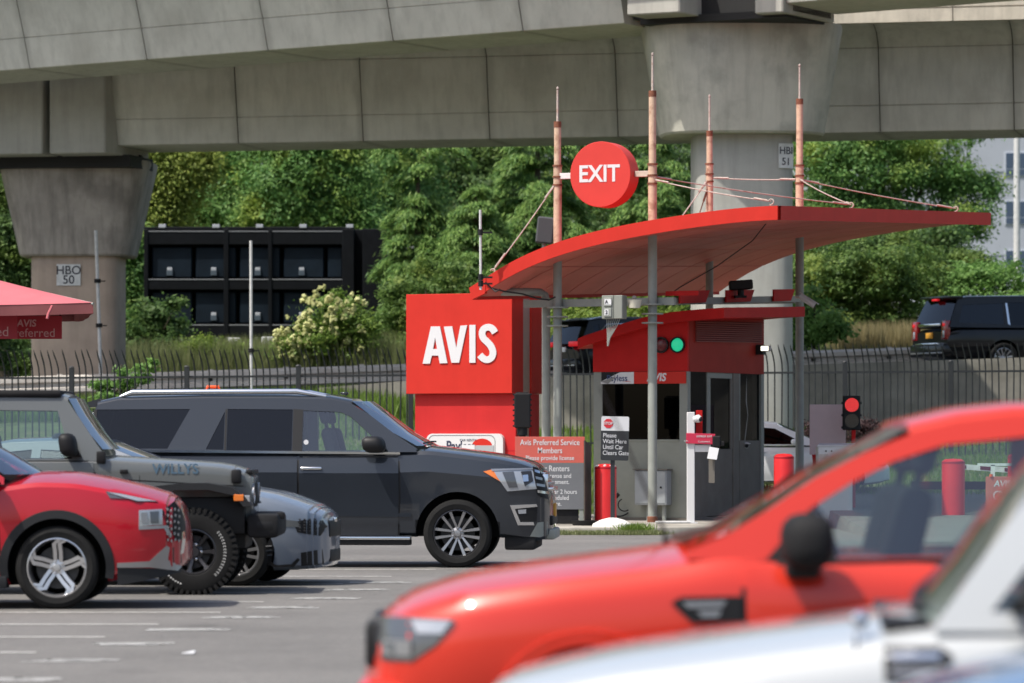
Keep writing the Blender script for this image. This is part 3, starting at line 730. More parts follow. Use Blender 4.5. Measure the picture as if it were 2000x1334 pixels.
bb = MB(); bb.box((-1.93, .50, .1), (-.02, .78, 2.34)); bb.done('base_band', MT['sign_band_grey'], t, 0)
bb = MB(); bb.box((-1.96, .78, .1), (.02, 1.15, 2.34), .004); bb.done('base_rear', RED2, t, 20)
bb = MB(); bb.box((-1.962, .117, 1.325), (.022, .13, 1.335)); bb.box((-1.962, .117, .7), (.022, .13, .71)); bb.done('base_seam', REDD, t, 0)
def rrect(x0, z0, x1, z1, r, n=6):
    p = []
    for cx, cz_, a0 in ((x1 - r, z1 - r, 0), (x0 + r, z1 - r, 90), (x0 + r, z0 + r, 180), (x1 - r, z0 + r, 270)):
        p += [(cx + r * math.cos(R(a0 + 90 * i / n)), cz_ + r * math.sin(R(a0 + 90 * i / n))) for i in range(n + 1)]
    return p
def sx_(px): return (px - 1000) / kx
def sz_(py): return CAMH + (HZ - py) / ks
t2 = thing('rounded_sign', 'white rounded rental sign mounted low on the red block sign', 'sign', world(SC, (0, .12, 0)), TH)
bb = MB(); flat(bb, [rrect(sx_(830), .9, sx_(981), sz_(847), .12)], -.09, .088); bb.done('sign_box', WHITE, t2, 40)
bb = MB(); flat(bb, [rrect(sx_(834), .94, sx_(966), sz_(850), .11), rrect(sx_(834) + .008, .948, sx_(966) - .008, sz_(850) - .008, .105)], -.093, .004); bb.done('sign_outline', DARKL, t2, 0)
NAVY = mat('navy_letter', (.02, .025, .06), .5)
text('Payless', .25, NAVY, t2, (sx_(898), -.093, sz_(872)), bold=.02, depth=.002, sx=.8)
text('CAR RENTAL', .06, NAVY, t2, (sx_(914), -.093, sz_(860)), depth=.002)
bb = MB(); flat(bb, [[(sx_(940) + .2 * math.cos(a), sz_(872) + .14 * math.sin(a)) for a in np.linspace(0, math.pi, 14)]], -.095, .004); bb.done('swoosh', RED, t2, 0)
bb = MB(); bb.box((sx_(900), -.10, sz_(885)), (sx_(926), -.094, sz_(869))); bb.done('sticker', LETTER, t2, 0)
bb = MB(); bb.box((sx_(927), -.10, sz_(884)), (sx_(963), -.094, sz_(870))); bb.done('sticker', mat('sticker_grey', (.33, .35, .36), .5), t2, 0)

# ================================================================ toll booth
F0 = Vector((3.035, 71.0, .12))
t = thing('toll_booth', 'grey glazed toll booth with a curved red roof band', 'booth', F0, TH)
def part(name, lo, hi, m, par=None, bev=.005, tt=None):
    bb = MB(); bb.box(lo, hi, bev); return bb.done(name, m, par or tt or t, 20)
W_, D_ = 1.75, 3.7
zs, zh = 1.39, 2.59     # sill, head (above island)
part('floor_slab', (-W_ - .03, -.03, -.02), (.03, D_ + .03, .05), BOOTHD)
part('lower_panel', (-W_, -.01, .05), (-.02, .05, zs), BOOTHG); part('lower_panel', (-W_ - .01, .05, .05), (-W_ + .05, D_, zs), BOOTHG); part('lower_panel', (-W_, D_ - .05, .05), (0, D_, zs), BOOTHG)
part('lower_panel', (-.05, 2.55, .05), (.0, D_, zs), BOOTHD); part('lower_panel', (-.05, .2, .05), (.0, .95, zs), BOOTHD)
for x, y in ((-W_, 0), (-.14, -.012), (-W_, D_ - .12), (-.13, D_ - .13)): part('corner_post', (x - (.012 if x < -1 else 0), y, .05), (x + .155, y + .14, zh), BOOTHL)
d_ = part('sliding_door', (-.045, .97, .06), (-.01, 2.2, zs - .15), BOOTHD); part('door_pane', (-.035, 1.15, zs - .13), (-.025, 2.1, zh - .1), GBOOTH, d_, 0)
part('door_rail', (-.045, .97, zh - .1), (-.008, 2.2, zh - .0), BOOTHL, d_); part('door_stile', (-.046, .98, zs - .15), (-.006, 1.13, zh - .1), BOOTHL, d_); part('door_stile', (-.046, 2.1, zs - .15), (-.004, 2.2, zh - .1), BOOTHD, d_)
part('mullion', (-.09, 2.2, .05), (.012, 2.5, zh), BOOTHD); part('mullion', (-.09, 2.505, zs), (.005, 2.56, zh), BOOTHL)
part('side_pane', (-.03, .14, zs), (-.02, .95, zh), GBOOTH, None, 0); part('side_pane', (-.03, 2.56, zs), (-.02, D_ - .13, zh), GBOOTH, None, 0)
part('front_pane', (-W_ + .14, .02, zs), (-.14, .03, zh - .2), GBOOTH, None, 0)
part('rear_pane', (-W_ + .14, D_ - .04, zs), (-.13, D_ - .03, zh), GBOOTH, None, 0)
for y0, y1 in ((.13, 1.15), (1.25, 2.3), (2.4, D_ - .12)): part('left_pane', (-W_ + .02, y0, zs), (-W_ + .03, y1, zh), GBOOTH, None, 0)
for y0 in (1.15, 2.3): part('mullion', (-W_, y0, zs), (-W_ + .06, y0 + .1, zh), BOOTHL)
part('mullion', (-.62, D_ - .06, zs), (-.5, D_ - .0, zh), BOOTHL); part('sill', (-W_ + .15, -.02, zs - .02), (-.15, .06, zs + .02), BOOTHG)
# things inside the booth
part('counter', (-W_ + .1, .35, .85), (-.6, 1.0, .95), BOOTHD); part('monitor', (-1.15, .5, 1.05), (-.65, .58, 1.5), BLK); part('office_chair', (-.72, .7, .5), (-.35, 1.1, 1.62), BLK, None, .1)
bb = MB(); bb.tube([(-.06, 2.95, 2.55), (-.05, 2.92, 2.1), (-.055, 3.0, 1.85), (-.05, 2.85, 1.4), (-.05, 3.0, 1.3)], .04, 8); bb.done('plastic_curtain', mat('clear_plastic', (.22, .22, .21), .25), t, 60)
# red upper box and roof
rp_ = [(-1.97, 3.29), (-1.85, 3.34), (-1.44, 3.46), (-.74, 3.645), (-.21, 3.735), (.30, 3.775), (.77, 3.80)]
rp_ = [(x, z - .12) for x, z in rp_]
def rz_(x): return float(np.interp(x, [p[0] for p in rp_], [p[1] for p in rp_]))
xx = [-W_ - .015, -1.44, -.74, -.21, .0]
bb = MB(); bb.prism([(-W_ - .015, -.015, zh)] + [(.015, -.015, zh), (.015, -.015, rz_(.015) - .17)] + [(x, -.015, rz_(x) - .17) for x in xx[::-1][1:]], (0, .08, 0)); bb.done('front_fascia', REDB, t, 20)
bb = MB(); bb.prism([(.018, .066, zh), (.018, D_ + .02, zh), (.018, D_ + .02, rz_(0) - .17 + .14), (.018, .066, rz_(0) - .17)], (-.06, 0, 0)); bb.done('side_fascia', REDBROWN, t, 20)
bb = MB(); bb.prism([(-W_ - .018, .066, zh), (-W_ - .018, D_, zh), (-W_ - .018, D_, rz_(-W_) - .1), (-W_ - .018, .066, rz_(-W_) - .17)], (.05, 0, 0)); bb.prism([(-W_ + .04, D_ - .03, zh), (-.05, D_ - .03, zh), (-.05, D_ - .03, rz_(-.05)), (-W_ + .04, D_ - .03, rz_(-W_) - .1)], (0, .04, 0)); bb.done('rear_fascia', REDB, t, 20)
bb = MB(); bb.box((-W_ + .03, .07, zh), (-.05, D_ - .05, zh + .04)); bb.done('ceiling', BOOTHD, t, 0)
bb = MB(); dn = []
for y in (-.22, D_ + .12): dn.append([(x, y, z + .035 * max(y, 0)) for x, z in rp_] + [(x, y, z - .18 + .035 * max(y, 0)) for x, z in rp_[::-1]])
V = bb.grid(dn, closed=True); bb.bm.faces.new(V[0][::-1]); bb.bm.faces.new(V[1]); bb.done('roof_slab', REDB, t, 25)
lv = thing('tmp', None, None) if False else None
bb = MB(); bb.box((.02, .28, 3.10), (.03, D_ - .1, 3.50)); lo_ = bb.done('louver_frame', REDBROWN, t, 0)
DKRB = mat('louver_red', (.16, .018, .012), .6)
for i in range(10):
    z = 3.12 + i * .037; bb = MB(); bb.prism([(.03, .3, z), (.055, .3, z - .012), (.055, .3, z + .006), (.03, .3, z + .022)], (0, D_ - .45, .05)); bb.done('louver_slat', DKRB, lo_, 0)
for x, m, nm in ((-.47, DRED, 'red_lamp'), (-.165, EMG, 'green_lamp')):
    Mt = Matrix.Translation((x, -.02, 3.05)) @ Mx
    bb = MB(); bb.lathe([(.115, 0), (.14, 0), (.14, .05), (.118, .05)], 28, Mt); o = bb.done('lamp_bezel', BLK, t, 30)
    bb = MB(); bb.lathe([(.117, .0), (.11, .03), (.07, .045), (0, .05)], 28, Mt); bb.done(nm, m, o, 50)
o = part('flood_mount', (.02, 3.28, 2.94), (.16, 3.42, 3.12), BLK)
bb = MB(); bb.box((.15, 3.2, 3.0), (.28, 3.42, 3.10), .02); bb.done('flood_housing', GALV, o, 20); part('flood_lamp', (.16, 3.18, 3.01), (.30, 3.198, 3.09), EML, o, .004)
# header banners
bb = MB(); bb.prism([(-W_ + .14, -.035, zh - .17), (-W_ + .14, -.035, zh - .21), (-.985, -.035, zh - .21), (-.985, -.035, zh - .005), (-1.25, -.035, zh - .01)], (0, .02, 0)); bn = bb.done('torn_banner', LETTER, t, 0)
text('Payless', .155, mat('banner_navy', (.02, .04, .13), .5), bn, (-1.30, -.037, zh - .115), bold=.015, depth=.001, sx=.9)
bb = MB(); bb.prism([(-W_ + .14, -.043, zh - .17), (-W_ + .28, -.043, zh - .21), (-W_ + .42, -.06, zh - .1), (-1.36, -.04, zh - .02), (-W_ + .4, -.05, zh - .09)], (0, .004, 0)); bb.done('banner_fold', mat('banner_back', (.22, .22, .21), .6), bn, 0)
bb = MB(); flat(bb, [[(-1.2, zh - .175), (-1.1, zh - .16), (-1.02, zh - .18), (-1.1, zh - .172)]], -.038, .002); bb.done('swoosh', RED, bn, 0)
part('black_banner', (-W_ + .142, -.012, zh - .2), (-1.25, -.006, zh), BLK, None, 0)
bn = part('red_banner', (-.98, -.035, zh - .21), (-.01, -.015, zh - .004), RED, None, 0)
text('AVIS', .19, LETTER, bn, (-.56, -.037, zh - .105), bold=.03, shear=.18, depth=.001, sx=.92)
# meter cabinet, conduit coil
t2 = thing('meter_cabinet', 'grey steel cabinet fixed low on the front wall of the booth', 'cabinet', world(F0, (-.58, -.02, 0)), TH)
bb = MB(); bb.box((-.3, -.24, .27), (.3, 0, .88), .012); bb.done('cabinet_body', mat('cabinet_grey', (.26, .28, .29), .5, var=.06), t2, 20)
bb = MB(); bb.box((-.32, -.27, .88), (.32, 0, .90)); bb.done('lid', BOOTHD, t2, 0); bb = MB(); bb.box((-.28, -.25, .30), (.28, -.236, .86), .005); dd = bb.done('door', MT['cabinet_grey'], t2, 20)
bb = MB(); bb.cbox((.2, -.255, .58), (.03, .02, .03)); bb.done('latch', BLK, dd, 0)
bb = MB(); bb.tube([(-.1, -.1, .27), (-.1, -.1, 0)], .03, 8); bb.done('conduit', GREYP, t2, 40)
bb = MB(); bb.tube([(.2, -.1, .27), (.2, -.1, 0)], .04, 8); bb.done('conduit', GREYP, t2, 40)
bb = MB(); cc = world(F0, (-1.2, -.2, .24))
bb.tube([cc + Vector((.17 * math.cos(a) * (1 + .05 * a), .02 * a, .17 * math.sin(a))) for a in np.linspace(1.9, 5.6, 16)], .012, 6); bb.tube([cc + Vector((.1 + .11 * math.cos(a), .03, .03 + .11 * math.sin(a))) for a in np.linspace(2, 5.4, 12)], .012, 6)
bb.tube([cc + Vector((-.06, .02, .16)), cc + Vector((0, .0, .22))], .035, 8); tag(bb.done('cable_coil', BLK, None, 50), 'loose black cable coil against the booth wall', 'cable')

# pay post with camera and express exit panel
q = P(1349, 1021, 68.9); t = thing('pay_post', 'white square post with a camera and small red panel before the booth', 'post', (q.x, q.y, .12))
k = 8000 / 68.9
bb = MB(); bb.box((-.065, -.065, .0), (.065, .065, 1.87), .008); bb.box((-.11, -.11, 0), (.11, .11, .02)); bb.done('post', WHITE, t, 20)
bb = MB(); bb.box((.066, -.05, 1.2), (.34, .04, 1.32), .006); bb.done('arm', WHITE, t, 20)
bb = MB(); bb.tube([(.06, -.03, 1.75), (.13, -.07, 1.76), (.16, -.09, 1.75)], [.055, .07, .05], 14); o = bb.done('camera', WHITE, t, 40); bb = MB(); bb.tube([(.155, -.09, 1.75), (.175, -.10, 1.75)], .04, 12); bb.done('lens', BLK, o, 40)
bb = MB(); bb.box((.09, .03, 1.48), (.2, .06, 1.9), .005); bb.done('red_plate', REDB, t, 20)
bb = MB(); bb.box((-.13, -.10, 1.34), (.355, -.07, 1.515), .003); bmesh.ops.transform(bb.bm, matrix=Matrix.Rotation(R(2), 4, 'Y'), verts=bb.bm.verts); o = bb.done('exit_panel', mat('panel_crimson', (.48, .02, .06), .5), t, 20)
text('EXPRESS EXIT', .043, LETTER, o, (.225, -.105, 1.46), bold=.01, depth=.001); text('Customers', .045, LETTER, o, (.22, -.105, 1.375), depth=.001); text('AVIS', .035, LETTER, o, (-.085, -.105, 1.385), depth=.001)
bb = MB(); bb.box((.36, -.12, 1.28), (.5, -.0, 1.47), .02); bb.box((.5, -.1, 1.3), (.56, -.04, 1.38), .01); bb.done('card_reader', BLK, t, 20)
bb = MB(); bb.prism([(.27, -.13, 1.09), (.43, -.15, 1.07), (.47, -.12, 1.26), (.31, -.10, 1.29)], (0, .004, 0)); bb.done('hanging_paper', LETTER, t, 0)
bb = MB(); bb.box((.30, -.06, .68), (.40, -.05, 1.1)); bb.done('metal_strip', BOOTHD, t, 0)
bb = MB(); q2 = Vector((q.x, q.y, .14)); bb.tube([q2 + Vector((-.02, -.1, 0)), q2 + Vector((-.35, -.2, .0)), q2 + Vector((-.6, -.25, -.0))], .025, 8); tag(bb.done('conduit', POLEW, None, 40), 'pale conduit lying on the island by the white post', 'conduit')

# ================================================================ signs and bollards in front
q = P(1196, 1026, 66.4); t = thing('stop_sign', 'white and black wait here sign with a red octagon on a white dome base', 'sign', (q.x, q.y, .12))
bb = MB(); bb.lathe([(0, .145), (.07, .14), (.2, .105), (.32, .04), (.33, .0), (0, 0)], 36); bb.done('dome_base', mat('dome_white', (.66, .65, .61), .6, var=.12, scale=8), t, 40)
bb = MB(); bb.box((-.03, -.02, .13), (.04, .03, 1.2), .004); bb.done('post', DKSIGN, t, 20)
ks = 8000 / 66.4
pz = lambda y: (1026 - y) / ks - .0
bb = MB(); flat(bb, [rrect(-.215, pz(897), .235, pz(811), .025)], -.045, .02)
bmesh.ops.bisect_plane(bb.bm, geom=list(bb.bm.verts) + list(bb.bm.edges) + list(bb.bm.faces), plane_co=(0, 0, pz(839)), plane_no=(0, 0, 1))
for f in bb.bm.faces:
    if f.calc_center_median().z > pz(839): f.material_index = 1
pn = bb.done('sign_panel', [DKSIGN, LETTER], t, 20)
pn.rotation_euler = (0, R(1.2), 0)
bb = MB(); flat(bb, [[(-.10 + .08 * math.cos(R(22.5 + 45 * i)), pz(825) + .08 * math.sin(R(22.5 + 45 * i))) for i in range(8)]], -.050, .005); oc = bb.done('octagon', mat('octagon_red', (.55, .02, .03), .5), pn, 0)
text('STOP', .062, LETTER, oc, (-.10, -.053, pz(825)), bold=.02, depth=.001, sx=.95)
for i, s_ in enumerate(('Please', 'Wait Here', 'Until Car', 'Clears Gate')): text(s_, .098, LETTER, pn, (-.185, -.048, pz(848.5 + 11.4 * i)), align='LEFT', bold=.006, depth=.001, sx=.90)

def bollard(lab, px, Y, z, h, r, faded=False):
    q = P(px, 0, Y); t = thing('bollard', lab, 'bollard', (q.x, Y, z), 0, 'red steel bollards around the toll booth')
    bb = MB(); bb.lathe([(0, -.1), (r, -.1), (r, h - .07), (r * .95, h - .03), (r * .7, h), (0, h + .01)], 28); bb.done('post', mat('bollard_red', (.60, .018, .02), .35, var=.08, scale=3) if 'bollard_red' not in MT else MT['bollard_red'], t, 40)
    bb = MB(); bb.lathe([(r * 1.01, h - .075), (r * 1.02, h - .06), (r * 1.01, h - .045)], 28); bb.done('rim', REDD, t, 40)
    return t
b1 = bollard('red bollard with a worn top behind the dome based sign', 1183, 67.6, .12, 1.0, .18)
bb = MB(); random.seed(3)
for i in range(9):
    a = random.uniform(2.5, 5.8); bb.cbox((.15 * math.cos(a), .15 * math.sin(a), .965 + random.uniform(-.01, .015)), (.05, .04, .04), .01)
bb.done('worn_patch', WHITED, b1, 0)
bollard('red bollard beside the white car to the right of the booth', 1531, 69.6, .05, 1.23, .17)
bollard('red bollard behind the raised gate arm seen through the pickup window', 1862, 70.5, .23, .96, .2)
bollard('red bollard partly hidden by the car return sign at the edge of the frame', 1990, 70.5, .23, 1.05, .19)

Y = 67.3; q = P(1074, 1028, Y); ks = 8000 / Y; pz = lambda y: CAMH - (y - HZ) / ks - .12
t = thing('service_board', 'upright board with a salmon upper half and grey lower half of instructions', 'sign', (q.x, Y, .12))
xl, xr = (1006 - 1074) / ks, (1142 - 1074) / ks
bb = MB(); bb.box((xl, -.03, pz(904)), (xr, 0, pz(853)), .003); up_ = bb.done('upper_panel', SALMON, t, 20)
bb = MB(); bb.box((xl, -.03, pz(995)), (xr, 0, pz(904.3)), .003); lw_ = bb.done('lower_panel', GREYB, t, 20)
bb = MB(); bb.prism([(xr + .004, -.06, 0), (xr + .12, .55, 0), (xr + .12, .55, pz(872)), (xr + .004, -.06, pz(860))], (-.02, .02, 0)); bb.done('side_board', WOOD, t, 0)
bb = MB(); bb.box((xl + .02, .01, .02), (xr - .1, .04, pz(995)), .003); bb.done('kick_board', BLKM, t, 0)
bb = MB(); bb.box((xr - .09, -.02, 0), (xr - .02, .03, pz(995))); bb.box((xl + .02, -.02, 0), (xl + .09, .03, pz(995))); bb.done('leg', GREYP, t, 0)
bb = MB(); bb.lathe([(0, 0), (.2, 0), (.22, .08), (.2, .085), (.18, .03), (0, .03)], 20, Matrix.Translation((xr + .0, -.1, .0))); tag(bb.done('rubber_tub', BLK, None, 40), 'low black rubber tub at the foot of the instruction board', 'tub').location = t.location
cx = 0.0
for s_, y, sz, par_ in (('Avis Preferred Service', 864.5, .135, up_), ('Members', 880.3, .135, up_), ('Please provide license', 894.8, .105, up_), ('Other Renters', 915.5, .135, lw_), ('Provide license and', 929.6, .105, lw_), ('rental agreement.', 941.5, .105, lw_), ('Return your car 2 hours', 960.7, .105, lw_), ('before scheduled', 972.5, .105, lw_), ('departure.', 984.2, .105, lw_)):
    text(s_, sz, LETTER, par_, (cx, -.033, pz(y)), bold=.007, depth=.001, sx=.80 if sz > .12 else .86)

# dark signal seen from behind
q = P(1020, 800, 68.6); t = thing('traffic_signal', 'black traffic signal head turned away behind the instruction board', 'traffic light', (q.x, 68.6, .12))
zc = lambda y: CAMH - (y - HZ) * 68.6 / 8000 - .12
bb = MB(); bb.box((-.135, -.1, zc(836)), (.14, .12, zc(768)), .02); bb.done('housing', BLK, t, 20)
bb = MB()
for i in range(7):
    for s_ in (-1, 1): bb.cbox((s_ * .145, .0, zc(832) + i * .088), (.03, .16, .03), .005)
bb.box((-.1, -.08, zc(768)), (.1, .1, zc(766)), .01); bb.done('hinge_lugs', BLK, t, 0)
bb = MB(); bb.tube([(0, 0, 0), (0, 0, zc(836))], .06, 12); bb.tube([(0, 0, zc(850)), (0, 0, zc(836))], .085, 12); bb.done('post', BLK, t, 40)

# lit signal with pale back board and cabinet on the right
Y = 73.5; q = P(1663, 0, Y); k = Y / 8000; zc = lambda y: CAMH - (y - HZ) * k - .3
t = thing('traffic_signal', 'black two lamp signal showing a red light on a red post', 'traffic light', (q.x, Y, .3))
bb = MB(); bb.box((-.155, -.08, zc(840)), (.155, .12, zc(773)), .015); bb.done('housing', BLK, t, 20)
for y, m, nm in ((791, EMR, 'red_lamp'), (822, AMBERD, 'dark_lamp')):
    bb = MB(); bb.lathe([(.125, -.02), (.145, -.02), (.145, .03), (.13, .03)], 24, Matrix.Translation((0, -.08, zc(y))) @ Mx); o = bb.done('lamp_ring', BLK, t, 30)
    bb = MB()
    for rr, n in ((0, 1), (.03, 6), (.058, 11), (.086, 16), (.112, 21)):
        for i in range(n): bb.cbox((rr * math.cos(6.283 * i / n), -.09, zc(y) + rr * math.sin(6.283 * i / n)), (.018, .012, .018))
    bb.done(nm, m, o, 0)
    bb = MB(); bb.lathe([(0, 0), (.13, 0)], 24, Matrix.Translation((0, -.082, zc(y))) @ Mx); bb.done('lens_back', DRED if nm[0] == 'r' else BLKM, o, 0)
bb = MB()
for i in range(3):
    bb.cbox((-.165, 0, zc(835) + i * .22), (.03, .1, .04)); bb.cbox((.165, 0, zc(835) + i * .22), (.03, .1, .04))
bb.done('hinge_lugs', BLK, t, 0)
bb = MB(); bb.box((-.0, -.05, -.3), (.07, .03, zc(840)), .005); bb.done('post', REDB, t, 20)
t = thing('sign_back', 'plain pale pink sign board seen from behind beside the red signal', 'sign', (P(1616, 0, 74).x, 74, .3))
zc = lambda y: CAMH - (y - HZ) * 74 / 8000 - .3
bb = MB(); bb.box((-.32, 0, zc(888)), (.33, .02, zc(790)), .004); bb.done('board', PINKW, t, 20)
bb = MB(); bb.box((-.26, .025, -.3), (-.2, .07, zc(800))); bb.box((.2, .025, -.3), (.26, .07, zc(800))); bb.done('post', REDB, t, 0)
bb = MB(); bb.prism([(-.26, -.005, zc(905)), (-.2, -.005, zc(888)), (-.28, -.005, zc(888))], (0, .01, 0)); bb.done('ribbon', REDB, t, 0)
t = thing('control_cabinet', 'pale grey gate control cabinet in front of the pink board', 'cabinet', (P(1629, 0, 72.5).x, 72.5, .1))
zc = lambda y: CAMH - (y - HZ) * 72.5 / 8000 - .1
bb = MB(); bb.box((-.30, -.2, 0), (.31, .3, zc(872)), .012); bb.done('cabinet_body', CABW, t, 20)
bb = MB(); bb.prism([(-.31, -.21, zc(872)), (.32, -.21, zc(872)), (.40, .32, zc(868)), (-.24, .32, zc(868))], (0, 0, .02)); bb.done('lid', CABW, t, 0)
bb = MB(); bb.box((-.28, -.215, zc(897)), (-.12, -.20, zc(887))); bb.done('label_plate', GALV, t, 0)
bb = MB(); bb.cbox((-.16, -.205, zc(881)), (.025, .02, .025)); bb.cbox((-.06, -.205, zc(881)), (.025, .02, .025)); bb.done('lock', BLK, t, 0)

# gate arm and car return board on the far right
t = thing('gate_arm', 'white barrier gate arm behind the red pickup', 'barrier', P(1850, 918, 71))
bb = MB(); bb.prism([(0, -.02, .03), (1.8, -.02, -.1), (1.8, -.02, .0), (0, -.02, .12)], (0, .04, 0)); bb.done('arm', WHITED, t, 20)
for i in range(4):
    bb = MB(); bb.prism([(.15 + .42 * i, -.024, .035 - .03 * i), (.33 + .42 * i, -.024, .02 - .03 * i), (.33 + .42 * i, -.024, .085 - .03 * i), (.15 + .42 * i, -.024, .1 - .03 * i)], (0, .003, 0)); bb.done('stripe', DRED, t, 0)
bb = MB(); bb.box((1.3, -.1, -.68), (1.7, .3, .25), .02); bb.done('gate_box', WHITED, t, 20)
bb = MB(); bb.box((-.6, .1, -.34), (2.2, .2, -.2)); bb.done('rail', BLKM, t, 0)
q = P(1990, 1050, 62); k = 62 / 8000; zc = lambda y: CAMH - (y - HZ) * k
t = thing('return_board', 'faded red portable board about car exit at the right edge', 'sign', (q.x, 62, 0))
bb = MB(); bb.box((-.50, 0, zc(1035)), (.5, .02, zc(931)), .004); bd = bb.done('board', mat('faded_red', (.48, .13, .09), .6, var=.05), t, 20)
bb = MB(); bb.box((-.42, .03, 0), (-.36, .07, zc(908))); bb.box((.36, .03, 0), (.42, .07, zc(908))); bb.box((-.62, .03, zc(910)), (.42, .07, zc(905))); bb.box((-.45, -.3, 0), (.45, .35, .05)); bb.done('stand', WHITED, t, 0)
text('AVIS', .13, LETTER, bd, (-.38, -.004, zc(945)), align='LEFT', bold=.02, shear=.15, depth=.001); text('Car', .21, LETTER, bd, (-.40, -.004, zc(969)), align='LEFT', bold=.01, depth=.001); text('Exit', .21, LETTER, bd, (-.40, -.004, zc(995)), align='LEFT', bold=.01, depth=.001)
bb = MB(); bb.tube([(-.42, 0, zc(931)), (-.42, 0, zc(926))], .025, 8); bb.done('beacon', ORANGE, t, 0)

# ================================================================ awning kiosk on the left
tip = P(182, 591, 62); t = thing('red_awning', 'faded red pyramid awning with a drooping valance at the left', 'awning', tip, R(10))
hw = 2.1; c_ = [(0, 0, 0), (-2 * hw, 0, .0), (-2 * hw, 2 * hw, .0), (0, 2 * hw, 0)]; ap = Vector((-hw, hw, .62))
bb = MB()
for i in range(4):
    a, d = Vector(c_[i]), Vector(c_[(i + 1) % 4]); rows = []
    for f in np.linspace(0, 1, 7):
        rows.append([a.lerp(d, g).lerp(ap, f) - Vector((0, 0, .05 * math.sin(math.pi * g) * (1 - f) + .02 * math.sin(math.pi * f))) for g in np.linspace(0, 1, 9)])
    bb.grid(rows)
bmesh.ops.remove_doubles(bb.bm, verts=bb.bm.verts, dist=.001); bb.done('canopy_cloth', AWN, t, 30)
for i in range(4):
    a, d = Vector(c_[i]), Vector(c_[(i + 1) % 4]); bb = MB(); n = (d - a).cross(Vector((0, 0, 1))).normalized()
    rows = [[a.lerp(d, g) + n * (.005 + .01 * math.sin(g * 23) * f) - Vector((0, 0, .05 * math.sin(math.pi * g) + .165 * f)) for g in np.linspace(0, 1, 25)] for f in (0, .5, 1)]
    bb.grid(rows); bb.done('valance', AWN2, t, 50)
bb = MB(); bb.tube([(-.62, -.08, -.05), (-.68, -.09, -.17), (-.70, -.1, -.25)], .022, 6); bb.done('tie_strap', AWN, t, 30)
bb = MB(); bb.tube([(-hw, hw, .55), (-hw, hw, -3.6)], .06, 12); bb.done('centre_pole', GREYP, t, 40)
bb = MB()
for p in c_: bb.tube([Vector(p) + Vector((0, 0, -.02)), ap - Vector((0, 0, .08))], .022, 6)
bb.done('rib', GREYP, t, 40)
def hang(lab, px0, px1, py0, py1, Y, lines):
    a, c = P(px0, py1, Y), P(px1, py0, Y); t = thing('hanging_sign', lab, 'sign', ((a.x + c.x) / 2, Y, (a.z + c.z) / 2)); w2, h2 = (c.x - a.x) / 2, (c.z - a.z) / 2
    bb = MB(); bb.box((-w2, -.02, -h2), (w2, .02, h2), .006); bd = bb.done('board', HANG, t, 20)
    bb = MB(); bb.box((w2 - .04, .0, h2), (w2 - .01, .03, h2 + .25)); bb.box((-w2 + .01, .0, h2), (-w2 + .04, .03, h2 + .25)); bb.done('hanger', BLK, t, 0)
    for s_, sz, x, y, bo, sh in lines: text(s_, sz, HANGT, bd, (x, -.023, y), bold=bo, shear=sh, depth=.001, align='RIGHT')
hang('dark red hanging sign reading preferred under the awning, cut by the left edge', -90, 34, 612, 662, 62.6, [('Preferred', .21, .36, -.09, 0, 0)])
hang('dark red hanging sign with two lines of pale lettering under the awning tip', -5, 121, 617, 662, 63.4, [('AVIS', .15, .10, .06, .025, .1), ('Preferred', .19, .40, -.09, 0, 0)])
bb = MB(); 
# orange jug by the fence
t = thing('orange_barrel', 'bright orange plastic jug with a handle behind the fence', 'barrel', P(416, 790, 93))
bb = MB(); bb.lathe([(0, 0), (.25, 0), (.27, .05), (.27, .26), (.2, .33), (.0, .34)], 20); bb.done('body', ORANGE, t, 40)
bb = MB(); bb.tube([(-.15, 0, .3), (-.13, 0, .40), (.13, 0, .40), (.15, 0, .3)], .035, 8); bb.done('handle', ORANGE, t, 40)

# dark floodlight on a post behind the low end of the canopy
q = P(1062, 476, 80); t = thing('area_light', 'dark boxy area light on a post behind the left canopy mast', 'floodlight', (q.x, 80, 0))
bb = MB(); bb.box((-.17, -.15, q.z), (.17, .15, q.z + .52), .03); bmesh.ops.rotate(bb.bm, verts=bb.bm.verts, cent=(0, 0, q.z), matrix=Matrix.Rotation(R(6), 3, 'Y')); bb.done('lamp_housing', mat('housing_charcoal', (.05, .052, .055), .6), t, 20)
bb = MB(); bb.tube([(0, 0, 0), (0, 0, q.z + .02)], .04, 8); bb.done('post', GREYP, t, 40)
for k, (px, py, lab) in enumerate(((368, 1278, 'small white paper scrap lying on the open asphalt'), (983, 1043, 'tiny white scrap of litter at the weedy kerb'))):
    Yk = 12400 / (py - 856); q = P(px, py, Yk); bb = MB(); bb.prism([(-.045, -.04, .004), (.04, -.05, .004), (.05, .03, .02), (-.03, .045, .004)], (0, 0, .006)); o = bb.done('paper_scrap', LETTER, None, 0); o.location = (q.x, Yk, .002); tag(o, lab, 'litter')
